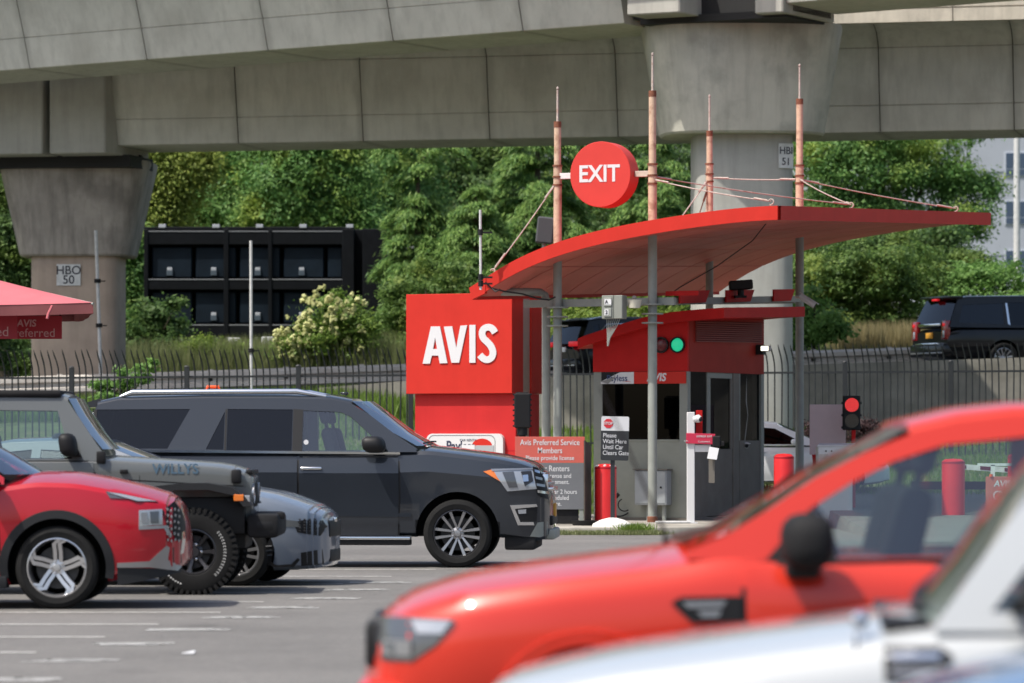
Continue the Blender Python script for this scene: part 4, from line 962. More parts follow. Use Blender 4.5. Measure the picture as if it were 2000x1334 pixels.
# ================================================================ vehicles
def paint(name, col, flake=0.0, rough=.32, coat=1.0, metal=0.0):
    m = mat(name, col, rough, metal=metal, coat=coat, spec=.2); return m
TYRE = mat('tyre_rubber', (.011, .011, .011), .8, spec=.2, var=.2, scale=12)
ALLOY = mat('alloy_silver', (.52, .52, .53), .28, metal=.85)
ALLOYD = mat('alloy_dark', (.05, .05, .055), .3, metal=.6)
ALLOYG = mat('alloy_grey', (.34, .34, .35), .3, metal=.75)
BRAKE = mat('brake_dark', (.03, .03, .03), .6)
CHROME = mat('chrome', (.72, .73, .75), .12, metal=1.0)
TRIM = mat('trim_black', (.009, .009, .010), .5, spec=.3)
ARCH = mat('arch_cladding', (.014, .015, .017), .65, spec=.3)
HEADL = mat('headliner', (.42, .43, .40), .8)
INTER = mat('interior_dark', (.010, .011, .012), .8, spec=.1)
SEATM = mat('seat_cloth', (.028, .033, .038), .8, spec=.1)
GTINT = glass('glass_privacy', (.03, .036, .04), .01, refl=.7)
GCLR = glass('glass_green', (.78, .90, .86), .07)
GWS = glass('glass_windscreen', (.48, .58, .55), .20)
LAMPC = mat('lamp_clear', (.36, .38, .41), .1, coat=1, metal=.4)
LAMPD = mat('lamp_smoked', (.06, .065, .075), .1, coat=1)
AMBER = mat('amber_lens', (.65, .16, .015), .2, coat=1)
REDL = emis('tail_red', (.9, .02, .03), .25, (.45, .01, .015))
REDL2 = mat('tail_dark', (.22, .008, .012), .15, coat=1)
PLATEY = mat('plate_yellow', (.62, .30, .03), .5)

def smooth1(a, n=2):
    a = np.array(a, float)
    for _ in range(n):
        b_ = a.copy(); b_[1:-1] = .25 * a[:-2] + .5 * a[1:-1] + .25 * a[2:]; a = b_
    return a

class Car:
    def __init__(s, name, label, cat, loc, rz, body, top, bot, wid, cab, wins, axles, wr, pcol, tw=.24, archr=None, crown=.05,
                 cabw=None, cabx=None, glassm=None, archm=None, track=None, seats=(), group=None, detail=True, section=None, vis=-1, bow=.10, sharp=32):
        s.bow = bow; s.sharp = sharp
        s.root = thing(name, label, cat, loc, rz, group); s.vis = vis
        s.paint = pcol; s.detail = detail
        s.kx, s.kt = zip(*top); s.bx, s.bz = zip(*bot); s.wx, s.ww = zip(*wid)
        x0, x1 = body
        n = 84 if detail else 40
        xs = np.unique(np.concatenate([np.linspace(x0, x1, n), x1 - .16 * np.linspace(0, 1, 8) ** 2 - .002]))
        s.xs = xs
        s.T = smooth1(np.interp(xs, s.kx, s.kt)); s.Bt = smooth1(np.interp(xs, s.bx, s.bz)); s.Wd = smooth1(np.interp(xs, s.wx, s.ww))
        s.sec = section or [(.82, 0, .0), (.945, .07, 0), (.985, .30, 0), (1.0, .56, 0), (.992, .80, 0), (.968, 1, -.055), (.925, 1, -.014), (.83, 1, .006)]
        s.crown = crown; s.cabx = cabx or (x0 + .3, -.4)
        rows = []
        for x, t_, b_, w_ in zip(xs, s.T, s.Bt, s.Wd):
            pr = s.profile(t_, b_, w_); cr = crown if not (s.cabx[0] < x < s.cabx[1]) else .0
            rt = [(x, -y, z) for y, z in pr]
            rows.append([(x, 0, b_)] + rt + [(x, -w_ * .45, t_ + cr * .75 + .004), (x, 0, t_ + cr)] + [(x, w_ * .45, t_ + cr * .75 + .004)] + [(x, -a, c) for x_, a, c in rt[::-1]])
        bb = MB(); V = bb.grid(rows, closed=True)
        bb.bm.faces.new(V[0][::-1]); bb.bm.faces.new(V[-1])
        bmesh.ops.recalc_face_normals(bb.bm, faces=bb.bm.faces)
        for f in bb.bm.faces:
            c = f.calc_center_median()
            if f.normal.z > .8 and s.cabx[0] < c.x < s.cabx[1] and abs(c.y) < np.interp(c.x, xs, s.Wd) * .88: f.material_index = 1
            if f.normal.z < -.8: f.material_index = 1
        me = bb.mesh('body', [pcol, INTER], 0)
        o = link('body', me, s.root)
        archr = archr or wr * 1.17
        cut = MB(); tmp = []
        hw = max(s.ww)
        for ax in axles:
            for sd in (-1, 1):
                yy = hw * sd
                cut.lathe([(0, -.42), (archr, -.42), (archr, .25), (0, .25)], 40, Matrix.Translation((ax, yy, wr)) @ Matrix.Rotation(R(90 if sd < 0 else -90), 4, 'X'), mi=1)
        cm = cut.mesh('cut', [INTER, INTER], 0); co = bpy.data.objects.new('cut', cm); COL.objects.link(co)
        md = o.modifiers.new('b', 'BOOLEAN'); md.operation = 'DIFFERENCE'; md.object = co; md.solver = 'EXACT'
        co.parent = s.root
        dg = bpy.context.evaluated_depsgraph_get(); nm = bpy.data.meshes.new_from_object(o.evaluated_get(dg))
        o.modifiers.clear(); o.data = nm; nm.name = 'body'; bpy.data.meshes.remove(me); bpy.data.objects.remove(co)
        nm.materials.clear(); nm.materials.append(pcol); nm.materials.append(INTER)
        for p_ in nm.polygons:
            c_ = p_.center
            if any(math.hypot(c_.x - ax, c_.z - wr) < archr + .004 and abs(c_.y) > .2 for ax in axles) : p_.material_index = 1
        nm.shade_smooth(); nm.set_sharp_from_angle(angle=R(s.sharp))
        s.axles, s.wr, s.hw, s.archr = axles, wr, hw, archr
        if cab: s.cabin(cab, wins, cabw, glassm, seats)
    def profile(s, t_, b_, w_):
        h = t_ - b_
        return [(w_ * fy, b_ + h * fz + dz) for fy, fz, dz in s.sec]
    def side_y(s, x, z):
        t_, b_, w_ = (float(np.interp(x, s.xs, a)) for a in (s.T, s.Bt, s.Wd))
        pr = s.profile(t_, b_, w_); zz = [p[1] for p in pr[1:7]]; yy = [p[0] for p in pr[1:7]]
        return float(np.interp(z, zz, yy))
    def cab_y(s, z): return s.wb + (s.wt - s.wb) * (z - s.zb) / (s.zt - s.zb)
    def patch(s, name, poly, off=.006, th=.012, m=None, par=None, side=None, res=.12, fy=None, sm=30, both=False):
        side = side or s.vis; fy = fy or s.side_y
        bb = MB(); f = bb.face([(x, 0, z) for x, z in poly])
        xs_ = [p[0] for p in poly]; zs_ = [p[1] for p in poly]
        for a0, a1, ax in ((min(xs_), max(xs_), 0), (min(zs_), max(zs_), 2)):
            k = max(1, int((a1 - a0) / res))
            for i in range(1, k):
                co = [0, 0, 0]; co[ax] = a0 + (a1 - a0) * i / k; no = [0, 0, 0]; no[ax] = 1
                bmesh.ops.bisect_plane(bb.bm, geom=list(bb.bm.verts) + list(bb.bm.edges) + list(bb.bm.faces), plane_co=co, plane_no=no)
        for v in bb.bm.verts: v.co.y = side * (fy(v.co.x, v.co.z) + off)
        if th:
            r_ = bmesh.ops.extrude_face_region(bb.bm, geom=list(bb.bm.faces)); bmesh.ops.translate(bb.bm, vec=(0, -side * th, 0), verts=[v for v in r_['geom'] if isinstance(v, bmesh.types.BMVert)])
        return bb.done(name, m or s.paint, par or s.root, sm)
    def cabin(s, cab, wins, cabw, glassm, seats):
        A, roof, rear = cab; s.wb, s.wt = cabw
        outer = list(A) + list(roof) + list(rear)
        s.zb = min(p[1] for p in outer) - .02; s.zt = max(p[1] for p in outer)
        outer = [(outer[-1][0], s.zb)] + [(outer[0][0], s.zb)] + outer if False else [(A[0][0], s.zb)] + outer + [(rear[-1][0], s.zb)]
        for sd in (-1, 1):
            loops = [outer] + [w for w, g in wins]
            L3 = [[Vector((x, z, 0)) for x, z in lp] for lp in loops]; pts = [p for lp in L3 for p in lp]
            bb = MB()
            a = [bb.bm.verts.new((p.x, sd * s.cab_y(p.y), p.y)) for p in pts]; c = [bb.bm.verts.new((p.x, sd * (s.cab_y(p.y) - .05), p.y)) for p in pts]
            for tri in tessellate_polygon(L3):
                for q in (a, c):
                    try:
                        f = bb.bm.faces.new([q[i] for i in tri]); f.material_index = 2 if q is c else 0
                    except ValueError: pass
            k = 0
            for lp in loops:
                n = len(lp)
                for i in range(n):
                    f = bb.bm.faces.new((a[k + i], a[k + (i + 1) % n], c[k + (i + 1) % n], c[k + i])); f.material_index = 1 if k else 0
                k += n
            bb.done('window_frame', [s.paint, TRIM, HEADL], s.root, 20)
            for w, g in wins:
                cx = sum(p[0] for p in w) / len(w); czz = sum(p[1] for p in w) / len(w)
                bb = MB(); bb.face([(x, sd * (s.cab_y(z) - .012), z) for x, z in w]); bb.done('side_window', g, s.root, 0)
        # roof
        rp = [A[-1]] + list(roof) + [rear[0]]; rows = []
        for x, z in rp:
            w_ = s.cab_y(z); rows.append([(x, w_ * fy, z + fz) for fy, fz in ((-1, -.03), (-1.0, 0), (-.975, .022), (-.9, .04), (-.5, .058), (0, .065), (.5, .058), (.9, .04), (.975, .022), (1, 0), (1, -.03))])
        bb = MB(); V = bb.grid(rows)
        r_ = bmesh.ops.extrude_face_region(bb.bm, geom=list(bb.bm.faces)); bmesh.ops.translate(bb.bm, vec=(0, 0, -.035), verts=[v for v in r_['geom'] if isinstance(v, bmesh.types.BMVert)])
        bb.done('roof', s.paint, s.root, 40)
        def screen(pts, nm, gm, bow):
            rows = []
            for x, z in pts:
                w_ = s.cab_y(z) - .035; rows.append([(x + bow * (1 - (g * g)), w_ * g, z + (.03 if (x, z) == pts[-1] or (x, z) == pts[0] else 0)) for g in np.linspace(-1, 1, 9)])
            bb = MB(); bb.grid(rows); bb.done(nm, gm, s.root, 60)
        screen(list(A), 'windscreen', glassm[0], s.bow); screen(list(rear), 'rear_window', glassm[1], -.05)
        xb = A[0][0]
        bb = MB(); bb.prism([(xb + .05, -s.wb * .9, s.zb - .06), (xb - .25, -s.wb * .9, s.zb + .06), (xb - .45, -s.wb * .9, s.zb + .02), (xb - .45, -s.wb * .9, s.zb - .1)], (0, s.wb * 1.8, 0)); bb.done('dashboard', INTER, s.root, 0)
        for x in seats:
            for y in (-.40, .40):
                bb = MB(); M_ = Matrix.Translation((x, y, s.zb)) @ Matrix.Rotation(R(-14), 4, 'Y')
                bb.box((-.07, -.24, -.3), (.07, .24, .30), .06, M_, seg=2); bb.box((-.05, -.13, .35), (.05, .13, .56), .045, M_, seg=2); bb.box((-.012, -.07, .28), (.012, .07, .38), 0, M_); bb.done('seat', SEATM, s.root, 50)
    def wheel(s, rim_r, tw, build, inset=.0, tread=0):
        """build(parent_mesh_builder fn) adds the face; outward = -y"""
        Mx_ = Matrix.Rotation(R(90), 4, 'X'); r = s.wr; h = tw / 2
        bb = MB(); build(bb, rim_r, h); bmesh.ops.transform(bb.bm, matrix=Mx_, verts=bb.bm.verts); wm = bb.mesh('wheel', s.wmats, 35)
        bb = MB(); bb.lathe([(rim_r - .005, h * .80), (rim_r + .012, h * .95), (rim_r + .035, h * .98), (r * .86, h * 1.03), (r - .02, h * .92), (r - .004, h * .74), (r, h * .5), (r, -h * .5), (r - .02, -h * .92), (r * .86, -h), (rim_r - .005, -h * .8)], 56)
        if tread:
            for i in range(tread):
                a = 6.2832 * i / tread
                for k_, (z0, z1, off) in enumerate(((h * .45, h * 1.04, 0), (-h * .2, h * .2, .5), (-h * 1.04, -h * .45, 0))):
                    M_ = Matrix.Rotation(a + off * 6.28 / tread, 4, 'Z'); bb.box((r - .03 if k_ != 1 else r - .01, -.017, z0), (r + .014, .017, z1), 0, M_)
                M_ = Matrix.Rotation(a, 4, 'Z'); bb.box((r * .90, -.012, h * .93), (r - .0, .012, h * 1.05), 0, M_)
        bmesh.ops.transform(bb.bm, matrix=Mx_, verts=bb.bm.verts); tm = bb.mesh('tyre', TYRE, 30)
        bb = MB(); bb.lathe([(rim_r + .01, h * .86), (rim_r - .008, h * .90), (rim_r - .02, h * .7), (rim_r - .03, -h * .8)], 48); bmesh.ops.transform(bb.bm, matrix=Mx_, verts=bb.bm.verts); rm = bb.mesh('rim', s.rimm, 40)
        bb = MB(); bb.lathe([(0, h * .1), (rim_r * .72, h * .1), (rim_r * .72, h * .02), (0, h * .02)], 32); bmesh.ops.transform(bb.bm, matrix=Mx_, verts=bb.bm.verts); dm = bb.mesh('brake_disc', BRAKE, 30)
        s.wheels = []
        for ax in s.axles:
            for sd in (-1, 1):
                o = link('wheel', wm, s.root); o.location = (ax, sd * (s.hw - h - inset), r)
                if sd > 0: o.rotation_euler = (0, 0, math.pi)
                for nm, me in (('tyre', tm), ('rim', rm), ('brake_disc', dm)): link(nm, me, o)
                s.wheels.append(o)
    def mirror(s, x, z, d, m=None, lift=0):
        for sd in (-1, 1):
            y0 = sd * (s.cab_y(s.zb) if hasattr(s, 'wb') else s.hw)
            bb = MB(); c = Vector((x, y0 + sd * (d[1] / 2 + .07), z)); bb.cbox(c, d, min(d) * .42, seg=3)
            for v in bb.bm.verts: v.co.x += (v.co.z - z) * -.15 + abs(v.co.y - y0) * -.15
            o = bb.done('wing_mirror', m or TRIM, s.root, 60)
            bb = MB(); bb.prism([(x - .06, y0 - sd * .03, z - d[2] * .5), (x + .09, y0 - sd * .03, z - d[2] * .5), (x + .05, y0 - sd * .03, z - d[2] * .15), (x - .04, y0 - sd * .03, z - d[2] * .15)], (0, sd * .16, .02)); bb.done('mirror_arm', TRIM, o, 20)
    def door(s, poly, handle=None, hm=None, par=None):
        for sd in (-1, 1):
            if sd != s.vis: continue
            k = .02; cx = sum(p[0] for p in poly) / len(poly); cz_ = sum(p[1] for p in poly) / len(poly)
            big = [(x + math.copysign(k, x - cx), z + math.copysign(k, z - cz_)) for x, z in poly]
            s.patch('door_seal', big, .0015, 0, BLK)
            d = s.patch('door', poly, .008, .012, res=.06, sm=min(30, s.sharp))
            if handle:
                hx, hz, hl = handle; y = sd * (s.side_y(hx, hz) + .03)
                bb = MB(); bb.box((hx - hl / 2, y - .014, hz - .018), (hx + hl / 2, y + .014, hz + .018), .012, seg=2); bb.cbox((hx, y - sd * .018, hz), (hl * .8, .02, .02)); bb.done('handle', hm or s.paint, d, 50)
    def archring(s, width, m, ax=None, off=.014, a0=-12, a1=192, front=True, dz=0):
        for ax in (ax or s.axles):
            r0 = s.archr - .01
            bb = MB(); rows = []
            for a in np.linspace(a0, a1, 33):
                c_, s_ = math.cos(R(a)), math.sin(R(a)); row = []
                for r in (r0, r0 + .001, r0 + width, r0 + width + .004):
                    x, z = ax + r * c_, s.wr + r * s_; xx = min(max(x, s.xs[0] + .02), s.xs[-1] - .02)
                    y = s.side_y(xx, max(z, .2)) + off
                    if r in (r0,): y -= .06
                    if r > r0 + width: y -= off + .004
                    row.append((x, s.vis * y, z))
                rows.append(row)
            bb.grid(rows); bb.done('arch_trim', m, s.root, 40)
    def fbox(s, name, lo, hi, m, bev=.01, par=None, seg=2):
        bb = MB(); bb.box(lo, hi, bev, seg=seg); return bb.done(name, m, par or s.root, 40)

def cv(ox, gy, k, flip=False):
    sg = -1 if flip else 1
    return lambda pts: [(sg * (px - ox) / k, (gy - py) / k) for px, py in pts]
def spoke_pair(n, w0, w1, gap0, gap1, twist=0, zf=.86, z0=.60, r0=.055):
    def f(bb, rr, h):
        for i in range(n):
            for sd in (-1, 1):
                a = 6.2832 * i / n; M_ = Matrix.Rotation(a, 4, 'Z')
                p = []
                for r, g, w_, zz, tw_ in ((r0, gap0, w0, z0, 0), ((r0 + rr) * .5, (gap0 + gap1) / 2, (w0 + w1) / 2, (z0 + zf) / 2 + .04, twist * .5), (rr - .008, gap1, w1, zf, twist)):
                    y = sd * g + tw_; p.append([(r, y - w_ / 2, h * zz - .03), (r, y - w_ / 2 + .004, h * zz), (r, y + w_ / 2 - .004, h * zz), (r, y + w_ / 2, h * zz - .03)])
                rows = [[M_ @ Vector(v) for v in q] for q in p]
                V = bb.grid(rows, closed=True)
                bb.bm.faces.new(V[0][::-1]); bb.bm.faces.new(V[-1])
        bb.lathe([(0, h * z0 + .018), (.036, h * z0 + .014), (.045, h * z0), (.075, h * z0 - .012), (.08, h * z0 - .05)], 24)
        for i in range(6):
            a = 6.2832 * (i + .5) / 6; bb.lathe([(0, .015), (.011, .01), (.011, -.02)], 8, Matrix.Translation((.062 * math.cos(a), .062 * math.sin(a), h * z0)))
    return f

# ---------------------------------------------------------------- dark grey full size SUV
c = cv(902, 1109, 163); Y = 49.0
loc = P(902, 1109, Y); loc = (loc.x, Y + 1.0, 0)
PX = paint('paint_graphite', (.019, .023, .030), rough=.3)
SEC_E = [(.82, 0, 0), (.93, .05, 0), (.962, .2, 0), (.975, .45, 0), (1.0, .75, 0), (.948, 1, -.06), (.905, 1, -.015), (.83, 1, .006)]
wins = [(c([(598, 882), (598, 802), (670, 805), (692, 815), (768, 883)]), GCLR), (c([(449, 880), (449, 799), (577, 800), (577, 881)]), GTINT), (c([(408, 878), (443, 804), (443, 879)]), GTINT), (c([(190, 876), (190, 800), (374, 799), (332, 877)]), GTINT)]
e = Car('large_suv', 'dark graphite full size SUV with silver roof rails in the back row', 'SUV', loc, R(-3.2), (-4.5, 1.12),
    [(-4.5, 1.28), (-4.4, 1.39), (-.55, 1.40), (-.40, 1.42), (0, 1.375), (.48, 1.315), (.80, 1.25), (.95, 1.185), (1.02, 1.10), (1.08, .95), (1.12, .78)],
    [(-4.5, .55), (-4.3, .42), (-.9, .37), (.55, .36), (.9, .31), (1.05, .34), (1.12, .42)],
    [(-4.5, .90), (-4.2, .98), (-1, 1.01), (.3, 1.01), (.6, .99), (.85, .945), (.98, .88), (1.05, .78), (1.095, .64), (1.115, .48), (1.12, .40)],
    (c([(822, 876), (776, 846), (728, 810), (692, 788)]), c([(650, 780), (560, 777), (400, 777), (230, 781)]), c([(190, 790), (172, 840), (163, 880)])),
    wins, (0, -3.34), .41, PX, tw=.275, archr=.50, crown=.055, cabw=(.965, .78), cabx=(-4.35, -.42), glassm=(GWS, GTINT), seats=(-1.55, -2.6), section=SEC_E, bow=.20, sharp=13)
e.wmats = [ALLOYG]; e.rimm = ALLOYD; e.wheel(.285, .275, spoke_pair(6, .028, .044, .026, .056, zf=.8, z0=.55), .01)
cl = lambda pts: c(pts)
e.door(c([(592, 1046), (592, 884), (786, 886), (788, 960), (785, 1046)]), ((616 - 902) / 163, (1109 - 915) / 163, .26), CHROME)
e.door(c([(410, 1046), (377, 920), (380, 882), (588, 884), (588, 1046)]), ((420 - 902) / 163, (1109 - 912) / 163, .26), CHROME)
e.patch('belt_trim', c([(200, 883), (200, 878), (790, 883.5), (790, 888)]), .020, .02, CHROME, fy=lambda x, z: .968)
for q_ in ([(578, 883), (578, 799), (597, 800), (597, 884)], [(444, 880), (444, 800), (448, 798), (448, 880)], [(186, 877), (184, 800), (190, 800), (190, 877)]): e.patch('pillar_trim', c(q_), .004, .006, TRIM, fy=lambda x, z: e.cab_y(z))
e.patch('sill_trim', c([(370, 1053), (370, 1046), (812, 1047), (812, 1054)]), .02, .03, CHROME)
e.fbox('running_board', (-3.0, -1.03, .27), (-.56, -.8, .375), BLK); e.fbox('sill_strip', (-3.0, -1.045, .335), (-.56, -1.02, .372), CHROME, .006)
e.patch('door_moulding', c([(380, 1006), (380, 999), (812, 1003), (812, 1010)]), .014, .012)
# headlamp, indicator, fog surround
e.patch('headlamp', c([(970, 917), (1047, 916), (1053, 930), (1058, 955), (1000, 960), (988, 943)]), .012, .03, LAMPC, res=.06)
e.patch('headlamp_inner', c([(990, 922), (1012, 921), (1020, 952), (1003, 953)]), .018, .01, LAMPD, res=.06)
e.patch('headlamp_inner', c([(1026, 921), (1046, 920), (1050, 940), (1034, 950)]), .018, .01, ALLOYD, res=.06); e.patch('headlamp_eye', c([(1029, 928), (1040, 927), (1041, 940), (1031, 941)]), .024, .01, CHROME, res=.06); e.patch('headlamp_lid', c([(968, 916), (1048, 914), (1049, 917), (970, 920)]), .02, .02, ALLOYG, res=.06)
e.patch('indicator', c([(953, 921), (971, 917), (987, 941)]), .012, .03, AMBER, res=.06)
fg = e.patch('fog_surround', c([(1005, 987), (1056, 985), (1058, 990), (1014, 994), (1025, 1020), (1050, 1020), (1052, 1026), (1020, 1026)]), .012, .02, CHROME, res=.05)
e.patch('fog_recess', c([(1016, 995), (1058, 990), (1056, 1019), (1026, 1020)]), .006, .01, BLK, res=.05)
e.patch('fog_lamp', c([(1020, 996), (1036, 995), (1036, 1003), (1022, 1004)]), .012, .01, LAMPC, res=.05)
e.patch('skid_wing', c([(1043, 1048), (1058, 1021), (1076, 1019), (1076, 1046), (1062, 1050)]), .01, .03, GREYP, res=.05)
e.patch('grille_wrap', c([(1048, 911), (1058, 914), (1068, 930), (1076, 955), (1078, 976), (1060, 968), (1052, 935)]), .016, .03, BLK, res=.03)
for i in range(4): e.patch('grille_bar', c([(1052 + 2 * i, 917 + 13.5 * i), (1062 + 5 * i, 920 + 13.5 * i), (1062 + 5 * i, 925 + 13.5 * i), (1053 + 2 * i, 922 + 13.5 * i)]), .026, .02, CHROME if i in (0, 3) else ALLOYG, res=.03)
for i, z in enumerate((1.12, 1.06, 1.0, .94)):
    e.fbox('grille_bar', (.90 + .052 * i, -.62, z - .018), (1.03 + .035 * i, .62, z + .018), CHROME if i in (0, 3) else ALLOYG)
e.fbox('grille', (.85, -.66, .92), (1.02, .66, 1.13), BLK)
e.fbox('grille_side', (.98, -.66, .93), (1.075, -.58, 1.12), CHROME)
e.fbox('number_plate', (1.10, -.16, .60), (1.14, .16, .76), PLATEY, .004); e.fbox('air_dam', (.56, -.86, .21), (.93, .86, .38), BLKM, .03); e.fbox('bumper_lip', (.95, -.62, .33), (1.16, .62, .46), GREYP, .03)
e.fbox('bumper_insert', (.98, -.58, .5), (1.13, .58, .62), BLK, .02)
for sd in (-1, 1):
    bb = MB(); bb.tube([(-4.1, sd * .74, 2.05), (-3.95, sd * .735, 2.105), (-1.95, sd * .735, 2.115), (-1.6, sd * .74, 2.055)], [.02, .034, .034, .02], 8); bb.done('roof_rail', CHROME, e.root, 50)
bb = MB(); bb.prism([(-4.35, -.74, 2.03), (-4.62, -.7, 1.95), (-4.6, -.7, 1.92), (-4.3, -.74, 1.93)], (0, 1.45, 0)); bb.done('rear_spoiler', PX, e.root, 20)
e.mirror(-.96, 1.475, (.27, .24, .20), TRIM); e.fbox('rear_lamp', (-4.53, -.94, .95), (-4.2, -.86, 1.45), REDL2, .02)
bb = MB(); bb.tube([(-.42, -.75, 1.49), (-.36, -.3, 1.51), (-.34, .1, 1.51)], .012, 6); bb.done('wiper', BLK, e.root, 30)
bb = MB(); bb.lathe([(0, .02), (.04, .015), (.04, 0), (0, 0)], 12, Matrix.Translation((-1.45, 0, 2.08))); bb.cbox((-1.45, 0, 2.1), (.1, .05, .03), .01); bb.done('roof_aerial', PX, e.root, 40)
bb = MB(); bb.lathe([(0, .0), (.03, .0)], 16, Matrix.Translation(((605 - 902) / 163, -e.cab_y(1.5) - .002, (1109 - 864) / 163)) @ Matrix.Rotation(R(90), 4, 'X')); bb.done('window_sticker', LETTER, e.root, 0)

# ---------------------------------------------------------------- red crossover, front left
c = cv(108.5, 1191, 215); Y = 37.1; q = P(108.5, 1191, Y); loc = (q.x, Y + .94, 0)
PR = paint('paint_crimson', (.36, .004, .014), rough=.32, coat=.8)
wins = [([(-.72, 1.20), (-1.42, 1.57), (-1.75, 1.58), (-1.75, 1.19), (-.70, 1.19)], GCLR), ([(-1.85, 1.15), (-1.85, 1.57), (-2.7, 1.53), (-2.75, 1.15)], GTINT), ([(-2.85, 1.16), (-2.8, 1.51), (-3.2, 1.42), (-3.3, 1.2)], GTINT)]
f = Car('red_crossover', 'bright red crossover SUV with silver swirl alloy wheels in the front row', 'SUV', loc, R(.5), (-3.66, 1.15),
    [(-3.66, 1.0), (-3.5, 1.14), (-.5, 1.12), (-.2, 1.165), (.15, 1.155), (.47, 1.10), (.80, 1.02), (.99, .955), (1.06, .90), (1.10, .82), (1.15, .60)],
    [(-3.66, .5), (-3.4, .3), (-.6, .21), (.5, .25), (.8, .30), (1.02, .34), (1.10, .38), (1.15, .44)],
    [(-3.66, .80), (-3.3, .92), (-1, .95), (.3, .95), (.6, .93), (.82, .875), (.96, .80), (1.05, .69), (1.11, .54), (1.14, .38), (1.15, .28)],
    ([(-.48, 1.19), (-.78, 1.40), (-1.1, 1.57), (-1.32, 1.65)], [(-1.7, 1.69), (-2.3, 1.69), (-3.0, 1.64)], [(-3.3, 1.56), (-3.6, 1.15)]),
    wins, (0, -2.765), .378, PR, tw=.235, archr=.455, crown=.085, cabw=(.91, .70), cabx=(-3.4, -.45), glassm=(GWS, GTINT), seats=(-1.5, -2.4), bow=.30)
def swirl(bb, rr, h):
    for i in range(5):
        M_ = Matrix.Rotation(6.2832 * i / 5 + .3, 4, 'Z')
        for dy, w_ in ((-.034, .040), (.016, .040)):
            rows = []
            for r, y, zz, wd in ((.05, dy, .55, w_), (.14, dy + .002, .68, w_), (rr * .80, dy + .012, .82, w_ * 1.1), (rr - .006, dy - .055, .88, w_ * 2.0)):
                rows.append([M_ @ Vector(v) for v in ((r, y - wd / 2, h * zz - .03), (r, y - wd / 2 + .003, h * zz), (r, y + wd / 2 - .003, h * zz), (r, y + wd / 2, h * zz - .03))])
            V = bb.grid(rows, closed=True); bb.bm.faces.new(V[0][::-1]); bb.bm.faces.new(V[-1])
    bb.lathe([(0, h * .6 + .012), (.03, h * .6 + .01), (.036, h * .55), (.07, h * .5), (.075, h * .3)], 24)
    for i in range(5):
        a = 6.2832 * (i + .5) / 5; bb.lathe([(0, .012), (.011, .008), (.011, -.02)], 8, Matrix.Translation((.055 * math.cos(a), .055 * math.sin(a), h * .58)))
f.wmats = [ALLOY]; f.rimm = ALLOY; f.wheel(.268, .235, swirl, .012)
f.archring(.075, ARCH, [0])
f.door([(-.52, .42), (-.55, 1.08), (-1.72, 1.09), (-1.72, .36), (-.7, .36)], (-1.5, .92, .22)); f.door([(-1.75, .36), (-1.75, 1.09), (-2.75, 1.09), (-2.5, .75), (-2.3, .36)], (-2.5, .94, .22))
f.patch('daytime_lamp', c([(203, 961), (232, 965), (302, 981), (262, 982), (250, 976), (212, 974)]), .01, .02, LAMPD, res=.06); f.patch('daytime_strip', c([(206, 962.5), (234, 966.5), (302, 980.5), (266, 980), (234, 971)]), .016, .01, LAMPC, res=.06)
f.patch('headlamp', c([(268, 998), (312, 996), (313, 1027), (290, 1028), (268, 1030)]), .008, .03, LAMPC, res=.05); f.patch('headlamp_inner', c([(272, 1003), (284, 1002), (286, 1022), (274, 1023)]), .013, .01, ALLOYG, res=.05); f.patch('headlamp_inner', c([(289, 1001), (306, 1000), (306, 1024), (291, 1024)]), .013, .01, LAMPD, res=.05)
f.patch('headlamp_trim', c([(268, 1030), (322, 1028), (330, 1050), (326, 1053), (316, 1034), (268, 1036)]), .012, .02, ALLOYG, res=.05)
f.patch('grille_side', c([(312, 1000), (333, 981), (346, 1000), (351, 1020), (353, 1056), (338, 1058), (322, 1030)]), .01, .02, BLK, res=.04)
bb = MB()
for i in range(6):
    for j in range(4):
        x, z = .99 + .03 * j + .006 * (i % 2), .90 - .055 * i - .01 * (j % 2); y = -f.side_y(min(x, 1.13), z) - .016
        bb.cbox((x, y, z), (.018, .02, .024), .004)
tag(bb.done('grille_studs', ALLOYG, f.root, 0), kind='stuff')
f.patch('grille_edge', c([(344, 984), (350, 1010), (352, 1060), (349, 1084), (344, 1086), (347, 1056), (345, 1010)]), .012, .02, CHROME, res=.05)
f.fbox('grille', (.98, -.55, .55), (1.10, .55, .86), BLK, .02)
f.patch('bumper_skid', c([(226, 1101), (288, 1098), (320, 1068), (326, 1072), (322, 1096), (346, 1110), (340, 1118), (290, 1110), (226, 1110)]), .014, .03, ALLOYG, res=.06)
f.patch('lower_intake', c([(324, 1076), (344, 1066), (346, 1104), (318, 1106)]), .004, .01, BLK, res=.06)
f.patch('lower_cladding', c([(226, 1110), (300, 1112), (345, 1115), (344, 1121), (300, 1132), (226, 1145)]), .006, .03, ARCH, res=.06)
f.mirror(-.60, 1.22, (.18, .2, .15), PR); f.fbox('sill', (-2.35, -.95, .19), (-.45, -.7, .30), ARCH)

